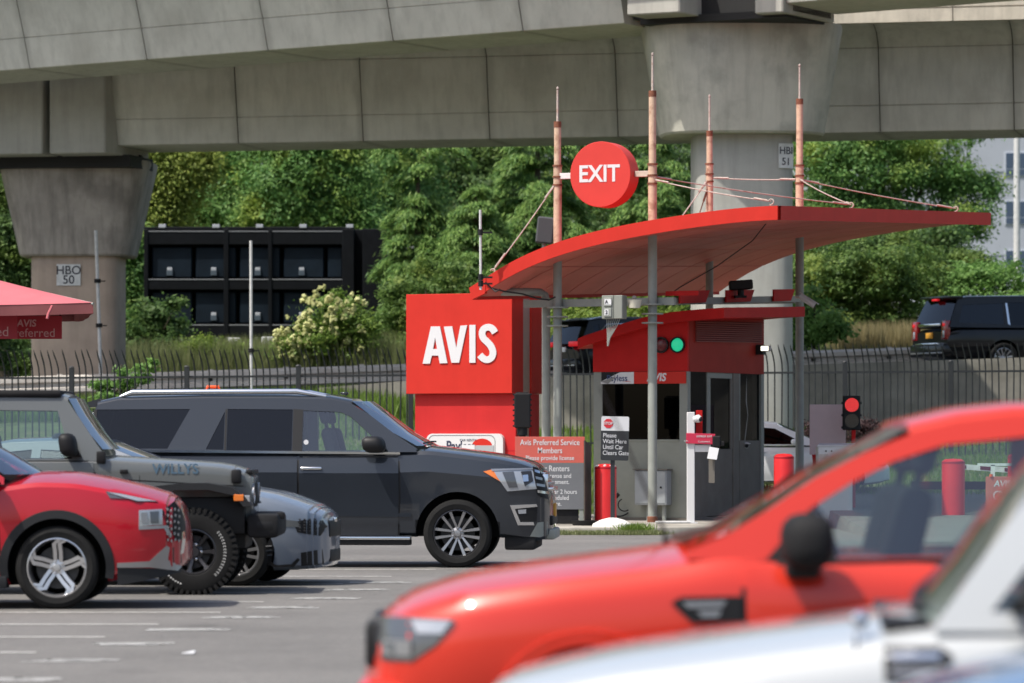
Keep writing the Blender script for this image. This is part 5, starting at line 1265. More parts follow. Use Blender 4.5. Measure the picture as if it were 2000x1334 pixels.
# ---------------------------------------------------------------- grey off-roader
c = cv(376, 1162, 197); Y = 40.5; q = P(376, 1162, Y); loc = (q.x, Y + .93, 0)
PJ = paint('paint_sting_grey', (.112, .120, .120), rough=.35, coat=.7)
flat_sec = [(.9, 0, 0), (.985, .05, 0), (1.0, .3, 0), (1.0, .6, 0), (1.0, .85, 0), (.995, 1, -.03), (.975, 1, -.008), (.93, 1, .004)]
wins = [(c([(137, 897), (107, 803), (-60, 801), (-75, 897)]), GCLR), ([(-2.45, 1.345), (-2.4, 1.82), (-3.25, 1.82), (-3.3, 1.345)], GTINT)]
j = Car('off_road_vehicle', 'matte grey boxy off roader with chunky white lettered tyres and blue hood lettering', 'off roader', loc, R(.5), (-3.75, .545),
    [(-3.75, 1.30), (-3.7, 1.33), (-.96, 1.33), (-.92, 1.34), (-.13, 1.29), (.27, 1.262), (.42, 1.225), (.50, 1.20), (.545, 1.16)],
    [(-3.75, .62), (-.5, .55), (-.4, .70), (.545, .72)],
    [(-3.75, .78), (-3.6, .80), (-.97, .80), (-.85, .76), (0, .68), (.45, .62), (.545, .60)],
    (c([(196, 884), (172, 850), (146, 812), (127, 784)]), c([(112, 779), (0, 776), (-150, 776), (-330, 778)]), c([(-350, 790), (-362, 897)])),
    wins, (0, -3.0), .425, PJ, tw=.285, archr=.47, crown=.045, cabw=(.78, .66), cabx=(-3.6, -.99), glassm=(GWS, GTINT), seats=(-2.1, -3.0), section=flat_sec)
j.hw = .93
def eight(bb, rr, h):
    for i in range(7):
        M_ = Matrix.Rotation(6.2832 * i / 7, 4, 'Z'); rows = []
        for r, wd, zz in ((.04, .05, .35), (.12, .055, .45), (rr * .8, .05, .62), (rr - .005, .10, .72)):
            rows.append([M_ @ Vector(v) for v in ((r, -wd / 2, h * zz - .04), (r, -wd / 2 + .012, h * zz), (r, wd / 2 - .012, h * zz), (r, wd / 2, h * zz - .04))])
        V = bb.grid(rows, closed=True); bb.bm.faces.new(V[0][::-1]); bb.bm.faces.new(V[-1])
    bb.lathe([(0, h * .55), (.05, h * .53), (.06, h * .4), (.09, h * .3)], 24)
    for i in range(5):
        a = 6.2832 * i / 5; bb.lathe([(0, .03), (.012, .025), (.012, -.02)], 8, Matrix.Translation((.075 * math.cos(a), .075 * math.sin(a), h * .42)), mi=1)
j.wmats = [ALLOYD, CHROME]; j.rimm = ALLOYD; j.wheel(.225, .285, eight, .0, tread=44)
for wq in j.wheels[:1]:
    bb = MB()
    for i in range(16):
        a = R(38) - i * R(5.6); rr = .315; M_ = Matrix.Translation((rr * math.cos(a), -.1485, rr * math.sin(a))) @ Matrix.Rotation(-a + R(90), 4, 'Y')
        bb.cbox((0, 0, .008), (.014, .004, .006), 0, M_); bb.cbox((0, 0, -.012), (.010, .004, .006), 0, M_); bb.cbox((-.006, 0, 0), (.004, .004, .02), 0, M_)
    for i in range(14):
        a = R(-112) - i * R(4.8); rr = .335; M_ = Matrix.Translation((rr * math.cos(a), -.1485, rr * math.sin(a))) @ Matrix.Rotation(-a + R(90), 4, 'Y')
        bb.cbox((0, 0, 0), (.014, .004, .014), 0, M_)
    tag(bb.done('tyre_lettering', WHITED, wq, 0), kind='stuff')
text('WILLYS', .14, mat('hood_blue', (.075, .135, .19), .5), j.root, ((338 - 376) / 197, -.702, (1162 - 917.5) / 197), rot=(R(90), 0, R(5.5)), bold=.02, depth=.001, sx=.98)
fl = c([(286, 968), (300, 950), (355, 944), (405, 944), (450, 952), (475, 968), (490, 988), (474, 990), (455, 968), (405, 957), (340, 958), (310, 968), (292, 990)])
bb = MB(); bb.prism([(x, -.95, z) for x, z in fl], (0, .4, 0)); bb.done('fender_flare', ARCH, j.root, 20)
bb = MB(); bb.prism([(x, .95, z) for x, z in fl], (0, -.4, 0)); bb.done('fender_flare', ARCH, j.root, 20)
bb = MB(); bb.box((.40, -.955, (1162 - 979) / 197), (.50, -.93, (1162 - 966) / 197), .006); bb.done('indicator', AMBER, j.root, 20); bb = MB(); bb.box((.505, -.95, (1162 - 981) / 197), (.56, -.9, (1162 - 968) / 197), .006); bb.done('marker_lamp', LAMPC, j.root, 20)
j.fbox('front_bumper', (.52, -.78, .56), (.84, .78, .80), BLKM, .05); j.fbox('tow_hook', (.8, -.45, .74), (.88, -.38, .81), BLK, .01); j.fbox('fog_lamp', (.60, -.785, .62), (.80, -.70, .74), BLK, .03)
j.fbox('grille', (.50, -.60, .78), (.565, .60, 1.17), PJ, .02)
for i in range(7): j.fbox('grille_slot', (.56, -.36 + i * .105, .86), (.57, -.31 + i * .105, 1.1), BLK, .004)
for sd in (-1, 1):
    bb = MB(); bb.lathe([(.095, 0), (.1, .03), (.08, .035), (0, .03)], 20, Matrix.Translation((.55, sd * .5, 1.0)) @ Matrix.Rotation(R(90), 4, 'Y')); bb.done('headlamp', LAMPC, j.root, 40)
j.fbox('hood_latch', (.36, -.70, 1.10), (.46, -.62, 1.24), BLK, .02); j.fbox('hood_edge', (.50, -.55, 1.19), (.565, .55, 1.235), BLK, .012)
j.fbox('inner_fender', (-.54, -.76, .60), (.50, -.5, .965), BLK, .02); j.fbox('engine_bay', (-.5, -.6, .45), (.5, .6, .74), BLK, .02); j.fbox('front_axle', (-.08, -.75, .36), (.08, .75, .48), BLK, .03)
j.patch('cowl_seam', [(-.55, 1.02), (-.55, 1.3), (-.545, 1.3), (-.545, 1.02)], .002, 0, BLK); j.patch('hood_seam', [(-.9, 1.145), (-.9, 1.155), (.5, 1.075), (.5, 1.065)], .002, 0, BLK)
j.fbox('roof_front_panel', (-2.3, -.69, 1.955), (-1.33, .69, 2.03), BLKM, .03)
j.door([(-.98, .66), (-1.0, 1.31), (-2.28, 1.31), (-2.28, .62)], (-2.1, 1.16, .2), BLK); j.door([(-2.31, .62), (-2.31, 1.31), (-3.3, 1.31), (-3.2, .95), (-2.6, .62)], (-3.1, 1.16, .2), BLK)
j.mirror((138 - 376) / 197, (1162 - 870) / 197, (.17, .20, .235), BLK); j.fbox('windscreen_hinge', (-.97, -.80, 1.30), (-.88, -.74, 1.42), BLK, .01); j.fbox('side_step', (-2.6, -.88, .42), (-.6, -.7, .5), BLK, .03)
j.fbox('hood_hinge', (-.74, -.775, 1.20), (-.66, -.745, 1.24), BLK, .008)

# ---------------------------------------------------------------- steel blue sedan between them
c = cv(482, 1145, 186); Y = 42.9; q = P(482, 1145, Y); loc = (q.x, Y + .92, 0)
PK = paint('paint_steel_blue', (.125, .15, .19), rough=.3)
wins = [([(-1.02, 1.15), (-1.62, 1.40), (-2.15, 1.43), (-2.15, 1.10), (-1.0, 1.08)], GCLR), ([(-2.25, 1.10), (-2.25, 1.43), (-2.95, 1.36), (-3.2, 1.12)], GTINT)]
k5 = Car('grey_sedan', 'low steel blue sedan between the off roader and the large graphite SUV', 'sedan', loc, R(-7), (-3.95, .90),
    [(-3.95, .95), (-3.8, 1.06), (-1.0, 1.05), (-.7, 1.06), (-.3, 1.04), (.05, .985), (.34, .935), (.61, .845), (.80, .755), (.87, .70), (.90, .60)],
    [(-3.95, .5), (-3.7, .25), (-.5, .17), (.4, .16), (.8, .18), (.87, .22), (.90, .28)],
    [(-3.95, .75), (-3.5, .88), (-2, .92), (.2, .92), (.40, .905), (.58, .865), (.72, .78), (.82, .64), (.88, .44), (.90, .28)],
    ([(-.70, 1.12), (-1.0, 1.30), (-1.35, 1.43), (-1.55, 1.475)], [(-2.0, 1.505), (-2.5, 1.49), (-3.0, 1.40)], [(-3.2, 1.33), (-3.7, 1.08)]),
    wins, (0, -2.85), .345, PK, tw=.225, archr=.40, crown=.05, cabw=(.86, .62), cabx=(-3.5, -.75), glassm=(GWS, GTINT), seats=(-1.9, -2.8))
k5.wmats = [ALLOYG]; k5.rimm = ALLOYG; k5.wheel(.235, .225, spoke_pair(5, .03, .04, .02, .05), .01)
k5.patch('headlamp', c([(500, 1010), (545, 1011), (600, 1018), (607, 1030), (575, 1029), (520, 1024)]), .006, .02, LAMPD, res=.05); k5.patch('headlamp_strip', c([(541, 1013), (562, 1015), (561, 1021), (543, 1020)]), .01, .01, LAMPC, res=.05)
k5.patch('grille', c([(592, 1020), (612, 1016), (640, 1018), (646, 1030), (638, 1048), (600, 1040)]), .005, .015, BLK, res=.04)
k5.patch('side_intake', c([(548, 1052), (556, 1068), (549, 1098), (560, 1104), (588, 1102), (600, 1090), (604, 1094), (592, 1108), (555, 1108), (534, 1100), (535, 1080)]), .006, .015, BLK, res=.04)
k5.patch('lower_intake', c([(606, 1080), (640, 1074), (642, 1104), (606, 1106)]), .005, .012, BLK, res=.04)
k5.fbox('grille_centre', (.80, -.36, .50), (.905, .36, .68), BLK, .02); k5.fbox('intake_centre', (.8, -.32, .24), (.905, .32, .38), BLK, .02); k5.fbox('emblem', (.89, -.09, .66), (.92, .09, .71), CHROME, .01)
bb = MB()
for i in range(5):
    for jn in range(4):
        x, z = .66 + .045 * jn, .70 - .03 * i; bb.cbox((x, -k5.side_y(min(x, .88), z) - .012, z), (.02, .01, .014), .002)
tag(bb.done('grille_mesh', ALLOYD, k5.root, 0), kind='stuff')
for i in range(3): k5.patch('intake_fin', c([(540, 1066 + 9 * i), (552, 1065 + 9 * i), (552, 1067 + 9 * i), (540, 1068 + 9 * i)]), .014, .01, CHROME, res=.1)
k5.door([(-.85, .3), (-.95, 1.02), (-2.1, 1.02), (-2.1, .28)], (-1.9, .9, .2)); k5.mirror(-.95, 1.12, (.16, .18, .13), PK)
bb = MB(); bb.prism([(.22, -.55, .955), (.36, -.56, .93), (.36, -.40, .955), (.22, -.40, .98)], (0, 0, .012)); bb.done('blue_tag', mat('tag_cyan', (.02, .42, .75), .5), k5.root, 0)
bb = MB(); bb.tube([(-.6, -.7, 1.10), (-.75, -.3, 1.17), (-.9, 0, 1.2)], .012, 6); bb.done('wiper', BLK, k5.root, 30)

# ---------------------------------------------------------------- orange red pickup, near
c = cv(1150, 1609, 486, True); Y = 16.5; q = P(1150, 1609, Y); loc = (q.x, Y + .95, 0)
PRr = paint('paint_orange_red', (.52, .030, .015), rough=.3, coat=.8)
wins = [(c([(1540, 1094), (1592, 992), (1670, 944), (1755, 902), (1860, 868), (2070, 848), (2080, 1084)]), GCLR), ([(-2.05, 1.085), (-2.03, 1.565), (-2.55, 1.56), (-2.75, 1.30), (-2.8, 1.09)], GCLR)]
r = Car('red_pickup', 'orange red pickup truck facing left, out of focus, with a black fender badge', 'pickup truck', loc, math.pi + R(.0), (-4.3, .92),
    [(-4.3, 1.02), (-3.1, 1.05), (-.75, 1.065), (-.55, 1.085), (-.31, 1.04), (.10, .99), (.51, .925), (.70, .865), (.80, .81), (.86, .75), (.92, .60)],
    [(-4.3, .5), (-3, .45), (-.5, .38), (.5, .40), (.8, .36), (.92, .42)],
    [(-4.3, .88), (-3, .93), (-.5, .94), (.2, .94), (.5, .91), (.7, .84), (.82, .73), (.88, .60), (.91, .44), (.92, .34)],
    (c([(1345, 1078), (1425, 1045), (1500, 1000), (1600, 934), (1700, 884), (1790, 848)]), c([(1890, 824), (2000, 812), (2250, 808), (2450, 814)]), c([(2540, 828), (2580, 1085)])),
    wins, (0, -3.22), .355, PRr, tw=.25, archr=.37, crown=.055, cabw=(.87, .68), cabx=(-2.9, -.6), glassm=(GWS, GCLR), seats=(-1.30, -2.4), vis=1, bow=.03)
r.wmats = [ALLOYG]; r.rimm = ALLOYD; r.wheel(.235, .25, spoke_pair(6, .03, .04, .02, .05), .01)
r.door(c([(1462, 1400), (1458, 1108), (2090, 1096), (2090, 1400)]), (-1.72, .98, .22), PRr)
r.patch('window_sill_trim', c([(1520, 1104), (1520, 1097), (2090, 1085), (2090, 1093)]), .01, .012, TRIM)
r.patch('headlamp', c([(716, 1212), (800, 1208), (884, 1212), (888, 1220), (850, 1262), (800, 1296), (722, 1296)]), .008, .03, LAMPD, res=.05); r.patch('headlamp_inner', c([(800, 1214), (880, 1214), (862, 1240), (812, 1240)]), .014, .01, LAMPC, res=.05); r.patch('headlamp_lens', c([(742, 1255), (800, 1255), (800, 1285), (742, 1285)]), .014, .01, ALLOYG, res=.05)
r.patch('fender_badge', c([(1312, 1178), (1330, 1167), (1450, 1165), (1450, 1214), (1352, 1216)]), .01, .02, TRIM, res=.05); r.patch('badge_plate', c([(1332, 1176), (1420, 1174), (1412, 1186), (1345, 1188)]), .016, .01, ALLOYG, res=.05); r.patch('badge_plate', c([(1362, 1194), (1410, 1192), (1404, 1206), (1372, 1206)]), .016, .01, ALLOYG, res=.05)
r.fbox('grille', (.78, -.58, .60), (.915, .58, .80), TRIM, .03); r.fbox('grille_bar', (.88, -.5, .7), (.925, .5, .74), ALLOYG, .02); r.fbox('front_bumper', (.70, -.8, .40), (.95, .8, .56), PRr, .05)
for sd in (-1, 1):
    cx, czz = -(1563 - 1150) / 486, (1609 - 1056) / 486
    bb = MB(); y0 = sd * .90; bb.cbox((cx, y0 + sd * .17, czz), (.20, .24, .225), .08, seg=3)
    for v in bb.bm.verts: v.co.x += -.3 * (abs(v.co.y) - .9) * .4
    o = bb.done('wing_mirror', BLKM, r.root, 60); bb = MB(); bb.box((cx - .08, min(y0, y0 + sd * .15), czz - .15), (cx + .06, max(y0, y0 + sd * .15), czz - .08), .02); bb.done('mirror_arm', TRIM, o, 30)
r.archring(.06, PRr, [0], .016, 0, 180)
r.patch('mirror_sail', c([(1500, 1094), (1588, 994), (1600, 1000), (1640, 1094)]), .004, .01, TRIM, fy=lambda x, z: r.cab_y(z))
bb = MB(); bb.lathe([(.165, -.015), (.185, 0), (.165, .015), (.16, 0), (.165, -.015)], 28, Matrix.Translation((-1.02, .40, 1.10)) @ Matrix.Rotation(R(-68), 4, 'Y')); bb.box((-1.12, .25, 1.02), (-1.06, .55, 1.06)); bb.done('steering_wheel', INTER, r.root, 50)
a0 = c([(1332, 1082), (1326, 1050), (1190, 745)])
bb = MB(); bb.tube([(x, -.72, z) for x, z in a0], [.012, .008, .0035], 8); bb.lathe([(.02, 0), (.016, .05), (0, .055)], 12, Matrix.Translation((a0[0][0], -.72, a0[0][1] - .03))); bb.done('antenna', BLK, r.root, 50)
r.fbox('wiper', (-.62, -.3, 1.15), (-.56, .6, 1.17), BLK, .005); r.fbox('rear_lamp', (-4.33, .70, .7), (-4.25, .92, 1.05), REDL2, .02)
bb = MB(); bb.prism([(-3.05, -.86, 1.04), (-4.25, -.86, 1.03), (-4.25, .86, 1.03), (-3.05, .86, 1.04)], (0, 0, .035)); bb.done('bed_cover', BLKM, r.root, 20)

# ---------------------------------------------------------------- white SUV, nearer
c = cv(1480, 1890, 667, True); Y = 12.0; q = P(1480, 1890, Y); loc = (q.x + .03, Y + .95, 0)
PW = paint('paint_white', (.44, .46, .47), rough=.3)
wins = [([(-.72, 1.04), (-.95, 1.33), (-1.22, 1.51), (-1.8, 1.54), (-1.8, 1.02)], GCLR), ([(-1.9, 1.03), (-1.9, 1.52), (-2.7, 1.5), (-2.9, 1.06)], GTINT)]
wv = Car('white_suv', 'white SUV facing left at the lower right edge with a dark side vent', 'SUV', loc, math.pi + R(-4.0), (-3.7, .90),
    [(-3.7, .9), (-3.5, 1.0), (-.9, 1.0), (-.55, .99), (-.33, .955), (.045, .905), (.42, .85), (.70, .785), (.80, .735), (.86, .67), (.90, .55)],
    [(-3.7, .5), (-3.4, .3), (.5, .3), (.8, .3), (.9, .4)],
    [(-3.7, .8), (-3.3, .92), (-.5, .95), (.3, .93), (.6, .86), (.78, .74), (.86, .62), (.90, .45)],
    (c([(1850, 1222), (1930, 1112), (2010, 1003), (2120, 880)]) + [(-1.25, 1.56)], [(-1.6, 1.60), (-2.2, 1.61), (-2.9, 1.58)], [(-3.2, 1.5), (-3.6, 1.02)]),
    wins, (0, -2.75), .37, PW, tw=.235, archr=.43, crown=.045, cabw=(.90, .72), cabx=(-3.4, -.6), glassm=(GCLR, GTINT), seats=(-1.6,), vis=1, bow=.05)
wv.wmats = [ALLOY]; wv.rimm = ALLOY; wv.wheel(.24, .235, spoke_pair(5, .03, .04, .02, .05), .01)
wv.patch('vent_frame', c([(1748, 1262), (1860, 1262), (1884, 1280), (1862, 1332), (1752, 1332)]), .008, .02, TRIM, res=.05); wv.patch('vent_fin', c([(1762, 1276), (1862, 1274), (1858, 1286), (1766, 1288)]), .016, .01, CHROME, res=.05); wv.patch('vent_fin', c([(1762, 1306), (1858, 1304), (1852, 1314), (1766, 1316)]), .016, .01, ALLOYG, res=.05)
wv.patch('fender_seam', c([(1694, 1240), (1699, 1240), (1699, 1400), (1694, 1400)]), .003, 0, BLK)
wv.fbox('cowl_panel', (-.55, -.80, .985), (-.40, .80, 1.01), TRIM, .01); wv.fbox('hood_hinge', (-.36, .80, .985), (-.31, .86, 1.04), CHROME, .02); wv.fbox('headlamp', (.72, .60, .62), (.88, .80, .74), LAMPC, .03); wv.fbox('grille', (.82, -.55, .45), (.915, .55, .72), TRIM, .03)
bb = MB(); bb.tube([(-.50, .75, 1.04), (-.52, .2, 1.07), (-.58, -.2, 1.10)], .014, 6); bb.done('wiper', BLK, wv.root, 40)
wv.door([(-.85, .4), (-.88, .97), (-1.85, .97), (-1.85, .4)], (-1.65, .9, .2)); wv.mirror(-.86, 1.12, (.17, .2, .14), TRIM)

# ---------------------------------------------------------------- blue car corner, nearest
c = cv(2100, 2161, 842, True); Y = 9.5; q = P(2100, 2161, Y); loc = (q.x + .12, Y + .9, -.06)
PB = paint('paint_slate_blue', (.09, .15, .27), rough=.3)
bl_ = Car('blue_car', 'slate blue car showing only a hood corner at the bottom right corner', 'car', loc, math.pi, (-3.6, .92),
    [(-3.6, .85), (-3.4, .98), (-.6, 1.02), (-.3, 1.05), (.0, 1.035), (.12, 1.02), (.405, .935), (.65, .83), (.80, .74), (.88, .64), (.92, .55)],
    [(-3.6, .5), (-3.3, .28), (.6, .26), (.92, .35)],
    [(-3.6, .75), (-3.2, .88), (-.5, .92), (.3, .90), (.6, .82), (.8, .66), (.92, .4)],
    ([(-.35, 1.1), (-.8, 1.32), (-1.3, 1.52)], [(-1.6, 1.58), (-2.2, 1.6), (-2.8, 1.55)], [(-3.1, 1.45), (-3.5, 1.02)]),
    [([(-.85, 1.12), (-1.35, 1.46), (-1.8, 1.5), (-1.8, 1.08)], GCLR), ([(-1.9, 1.08), (-1.9, 1.5), (-2.7, 1.46), (-2.9, 1.1)], GTINT)],
    (0, -2.7), .35, PB, archr=.41, crown=.04, cabw=(.86, .68), cabx=(-3.3, -.4), glassm=(GWS, GTINT), vis=1)
bl_.wmats = [ALLOY]; bl_.rimm = ALLOY; bl_.wheel(.23, .225, spoke_pair(5, .03, .04, .02, .05), .01); bl_.fbox('headlamp', (.68, .55, .58), (.86, .72, .68), LAMPC, .03); bl_.mirror(-.7, 1.12, (.16, .2, .14), PB); bl_.fbox('grille', (.84, -.4, .42), (.93, .4, .6), TRIM, .03)

# ---------------------------------------------------------------- black SUVs on the raised road
PBK = paint('paint_black', (.003, .0035, .005), rough=.3, coat=.5)
def road_suv(name, lab, px, Y, yaw, L_, H_, W2, hatch, ws):
    z0 = None; fo = .95; wb = L_ * .57; ro = L_ - wb - fo
    x0, x1 = -wb - ro, fo
    q = P(px, 0, Y); ca, sa = math.cos(yaw), math.sin(yaw)
    # rear near corner (x0, -W2) sits at q
    lx = q.x - (x0 * ca + W2 * .9 * sa); ly = Y - (x0 * sa - W2 * .9 * ca)
    o = Car(name, lab, 'SUV', (lx, ly, road_z(q.x) - .05), yaw, (x0, x1),
        [(x0, H_ * .52), (x0 + .08, H_ * .58), (-.9, H_ * .60), (-.6, H_ * .60), (.5, H_ * .53), (.85, H_ * .45), (x1, H_ * .36)],
        [(x0, .48), (x0 + .2, .36), (.5, .3), (x1, .35)], [(x0, W2 * .90), (x0 + .25, W2 * .97), (-1, W2), (.3, W2), (.7, W2 * .88), (x1, W2 * .6)],
        ([(-.62, H_ * .61), (-1.0, H_ * .78), (-1.45, H_ * .945)], [(-1.9, H_ * .97), (-2.6, H_ * .98), (x0 + .6, H_ * .96)], [(x0 + .32, H_ * .93), (x0 + .04, H_ * .60)]),
        [([(-1.02, H_ * .63), (-1.6, H_ * .90), (-2.15, H_ * .91), (-2.15, H_ * .62)], GTINT), ([(-2.25, H_ * .62), (-2.25, H_ * .91), (-3.05, H_ * .91), (-3.05, H_ * .62)], GTINT), ([(-3.2, H_ * .63), (-3.2, H_ * .90), (x0 + .45, H_ * .87), (x0 + .3, H_ * .65)], GTINT)],
        (0, -wb), .39, PBK, crown=.04, cabw=(W2 * .95, W2 * .80), cabx=(x0 + .2, -.65), glassm=(GWS, GTINT), detail=False)
    o.wmats = [ALLOY]; o.rimm = ALLOYG; o.wheel(.26, .26, spoke_pair(6, .035, .05, .03, .06), .01)
    o.mirror(-1.1, H_ * .66, (.2, .24, .2), PBK)
    return o, x0
sb, x0 = road_suv('black_suv', 'long black SUV with red tail lamps and yellow number plate on the raised road', 1850, 98.9, R(21), 5.7, 1.93, 1.03, 0, 0)
H_ = 1.93
for sd in (-1, 1):
    sb.fbox('tail_lamp', (x0 - .03, min(sd * .66, sd * .93), .84), (x0 + .09, max(sd * .66, sd * .93), 1.30), REDL2, .02); sb.fbox('lamp_clear', (x0 - .045, min(sd * .74, sd * .84), .88), (x0 - .02, max(sd * .74, sd * .84), 1.06), LAMPC, .01); sb.fbox('lamp_lit', (x0 - .045, min(sd * .74, sd * .86), 1.16), (x0 - .02, max(sd * .74, sd * .86), 1.24), REDL, .01)
sb.fbox('chrome_strip', (x0 - .03, -.60, 1.16), (x0 + .03, .60, 1.24), CHROME, .01); sb.fbox('number_plate', (x0 - .03, -.17, .88), (x0 + .02, .17, 1.02), PLATEY, .004); sb.fbox('rear_bumper', (x0 - .09, -.93, .42), (x0 + .2, .93, .74), PBK, .06); sb.fbox('bumper_step', (x0 - .11, -.6, .71), (x0 + .05, .6, .77), CHROME, .02); sb.fbox('bumper_strip', (x0 - .10, -.85, .50), (x0 - .06, .85, .54), ALLOYG, .005)
sb.fbox('brake_lamp', (x0 + .12, -.14, H_ * .93), (x0 + .2, .14, H_ * .955), REDL, .005); sb.fbox('rear_spoiler', (x0 + .14, -.80, H_ * .955), (x0 + .5, .80, H_ * .985), PBK, .012)
sb.patch('pillar_trim', [(-3.06, H_ * .62), (-3.12, H_ * .64), (-3.14, H_ * .90), (-3.09, H_ * .90)], .006, .01, CHROME, fy=lambda x, z: sb.cab_y(z))
bm_, x0 = road_suv('dark_suv', 'dark navy SUV with a chrome window line half hidden behind the canopy columns', 1130, 99.3, R(27), 4.75, 1.70, .96, 0, 0)
for sd in (-1, 1):
    bm_.fbox('tail_lamp', (x0 - .05, min(sd * .42, sd * .90), .98), (x0 + .12, max(sd * .42, sd * .90), 1.10), REDL, .02)
bm_.fbox('rear_bumper', (x0 - .08, -.86, .40), (x0 + .15, .86, .68), PBK, .06); bm_.fbox('chrome_strip', (x0 - .1, -.8, .5), (x0 - .06, .8, .53), CHROME, .004); bm_.fbox('number_plate', (x0 - .03, -.2, .85), (x0 + .02, .2, .97), WHITED, .004); bm_.fbox('rear_spoiler', (x0 + .1, -.72, 1.60), (x0 + .45, .72, 1.64), PBK, .012)
bb = MB(); yy = lambda z: -bm_.cab_y(z) - .008
bb.tube([(x, yy(z), z) for x, z in ((-1.0, 1.05), (-2.2, 1.05), (x0 + .32, 1.09), (x0 + .38, 1.16), (x0 + .7, 1.42), (-3.0, 1.52), (-2.2, 1.555))], .014, 6); bb.done('window_trim', CHROME, bm_.root, 40)
for sd in (-1, 1):
    bb = MB(); bb.tube([(-1.7, sd * .66, 1.66), (-2.0, sd * .66, 1.71), (-3.1, sd * .66, 1.70), (-3.4, sd * .66, 1.64)], .018, 6); bb.done('roof_rail', CHROME, bm_.root, 40)

# ---------------------------------------------------------------- white sedan behind the booth
Y = 80.0; gz = P(1500, 822, Y).z - 1.46
PWS = paint('paint_pearl', (.78, .79, .80), rough=.3)
xo = P(1640, 0, Y).x
ws_ = Car('white_sedan', 'white sedan with dark windows waiting behind the toll booth', 'sedan', (xo + .1, Y + .9, gz), 0, (-3.8, .92),
    [(-3.8, .85), (-3.6, .98), (-.9, .96), (-.6, .97), (0, .90), (.5, .80), (.8, .68), (.92, .55)], [(-3.8, .4), (-3.5, .25), (.5, .2), (.92, .3)], [(-3.8, .7), (-3.3, .88), (.2, .9), (.6, .82), (.8, .66), (.92, .45)],
    ([(-.45, 1.0), (-.85, 1.20), (-1.3, 1.38)], [(-1.7, 1.42), (-2.3, 1.42), (-2.8, 1.34)], [(-3.0, 1.28), (-3.6, 1.0)]),
    [([(-.85, 1.05), (-1.35, 1.31), (-1.8, 1.35), (-1.8, 1.0), (-.8, 1.0)], GTINT), ([(-1.87, 1.0), (-1.87, 1.35), (-2.6, 1.30), (-2.95, 1.06), (-2.9, 1.0)], GTINT)],
    (0, -2.8), .34, PWS, crown=.04, cabw=(.85, .64), cabx=(-3.4, -.6), glassm=(GWS, GTINT), detail=False)
ws_.wmats = [ALLOY]; ws_.rimm = ALLOYG; ws_.wheel(.23, .22, spoke_pair(5, .03, .04, .02, .05), .01); ws_.mirror(-.95, 1.04, (.16, .18, .13), PWS); ws_.door([(-.85, .3), (-.9, .94), (-1.85, .94), (-1.85, .28)], (-1.65, .85, .2)); ws_.fbox('headlamp', (.62, -.80, .58), (.82, -.55, .68), LAMPC, .03)
# ================================================================ vegetation
RNG = np.random.default_rng(11)
BARK = mat('bark', (.075, .058, .042), .9, var=.3, scale=6, bump=.5, bscale=20)
L_LOC = leafmat('leaf_locust', (.080, .195, .055), (.195, .335, .090), (.33, .43, .09), clump=.75)
L_YEL = leafmat('leaf_yellow', (.20, .27, .055), (.33, .38, .085), None)
L_CED = leafmat('needles_cedar', (.065, .16, .045), (.28, .42, .11), None, trans=.4)
L_DRK = leafmat('leaf_dark', (.055, .115, .038), (.12, .20, .055), (.18, .26, .06), clump=.9)
L_BSH = leafmat('leaf_bush', (.065, .135, .034), (.165, .255, .062), (.24, .31, .07), clump=1.1)
L_BRT = leafmat('leaf_bright', (.12, .20, .035), (.24, .32, .06), None)
L_VIN = leafmat('leaf_vine', (0.102, 0.217, 0.051), (0.203, 0.348, 0.087), None)
L_HYD = leafmat('leaf_hydrangea', (.10, .19, .035), (.22, .31, .06), None)
L_PUR = leafmat('leaf_purple', (0.037, 0.022, 0.025), (0.094, 0.056, 0.056), None)
L_GRS = leafmat('blade_green', (0.106, 0.188, 0.027), (0.200, 0.288, 0.056), None)
L_TAN = leafmat('blade_tan', (0.250, 0.213, 0.094), (0.450, 0.375, 0.200), None)
L_MIX = leafmat('blade_mixed', (0.125, 0.163, 0.056), (0.275, 0.288, 0.138), None)
FLOWER = mat('flower_cream', (.50, .51, .23), .7, var=.15, scale=9)

def quads(name, C, U, V, m, parent=None):
    """C centres, U/V half vectors -> one mesh of rhombic leaves"""
    n = len(C); co = np.empty((n, 4, 3), np.float32)
    co[:, 0] = C - U; co[:, 1] = C + V * .9 - U * .1; co[:, 2] = C + U; co[:, 3] = C - V * .9 - U * .1
    me = bpy.data.meshes.new(name); me.vertices.add(n * 4); me.loops.add(n * 4); me.polygons.add(n)
    me.vertices.foreach_set('co', co.ravel()); me.loops.foreach_set('vertex_index', np.arange(n * 4, dtype=np.int32))
    me.polygons.foreach_set('loop_start', np.arange(0, n * 4, 4, dtype=np.int32))
    me.update(calc_edges=True); me.materials.append(m); return link(name, me, parent)
def unit(a): return a / (np.linalg.norm(a, axis=1, keepdims=True) + 1e-9)
def rdir(n): return unit(RNG.normal(size=(n, 3)))
def crown_pts(blobs, n, clump=.35, per=26, shell=.35):
    vol = np.array([b_[1] * b_[2] + b_[2] * b_[3] + b_[1] * b_[3] for b_ in blobs]); vol /= vol.sum()
    m = max(4, n // per); idx = RNG.choice(len(blobs), m, p=vol)
    c = np.array([b_[0] for b_ in blobs])[idx]; r = np.array([b_[1:4] for b_ in blobs])[idx]
    d = rdir(m); rad = 1 - shell * RNG.random((m, 1)) ** 1.3 + .10 * RNG.normal(size=(m, 1))
    cc = c + d * r * rad
    k = RNG.integers(0, m, n); off = RNG.normal(size=(n, 3)) * clump * np.array([1, 1, .55]) * (.5 + RNG.random((n, 1)))
    return cc[k] + off, d[k]
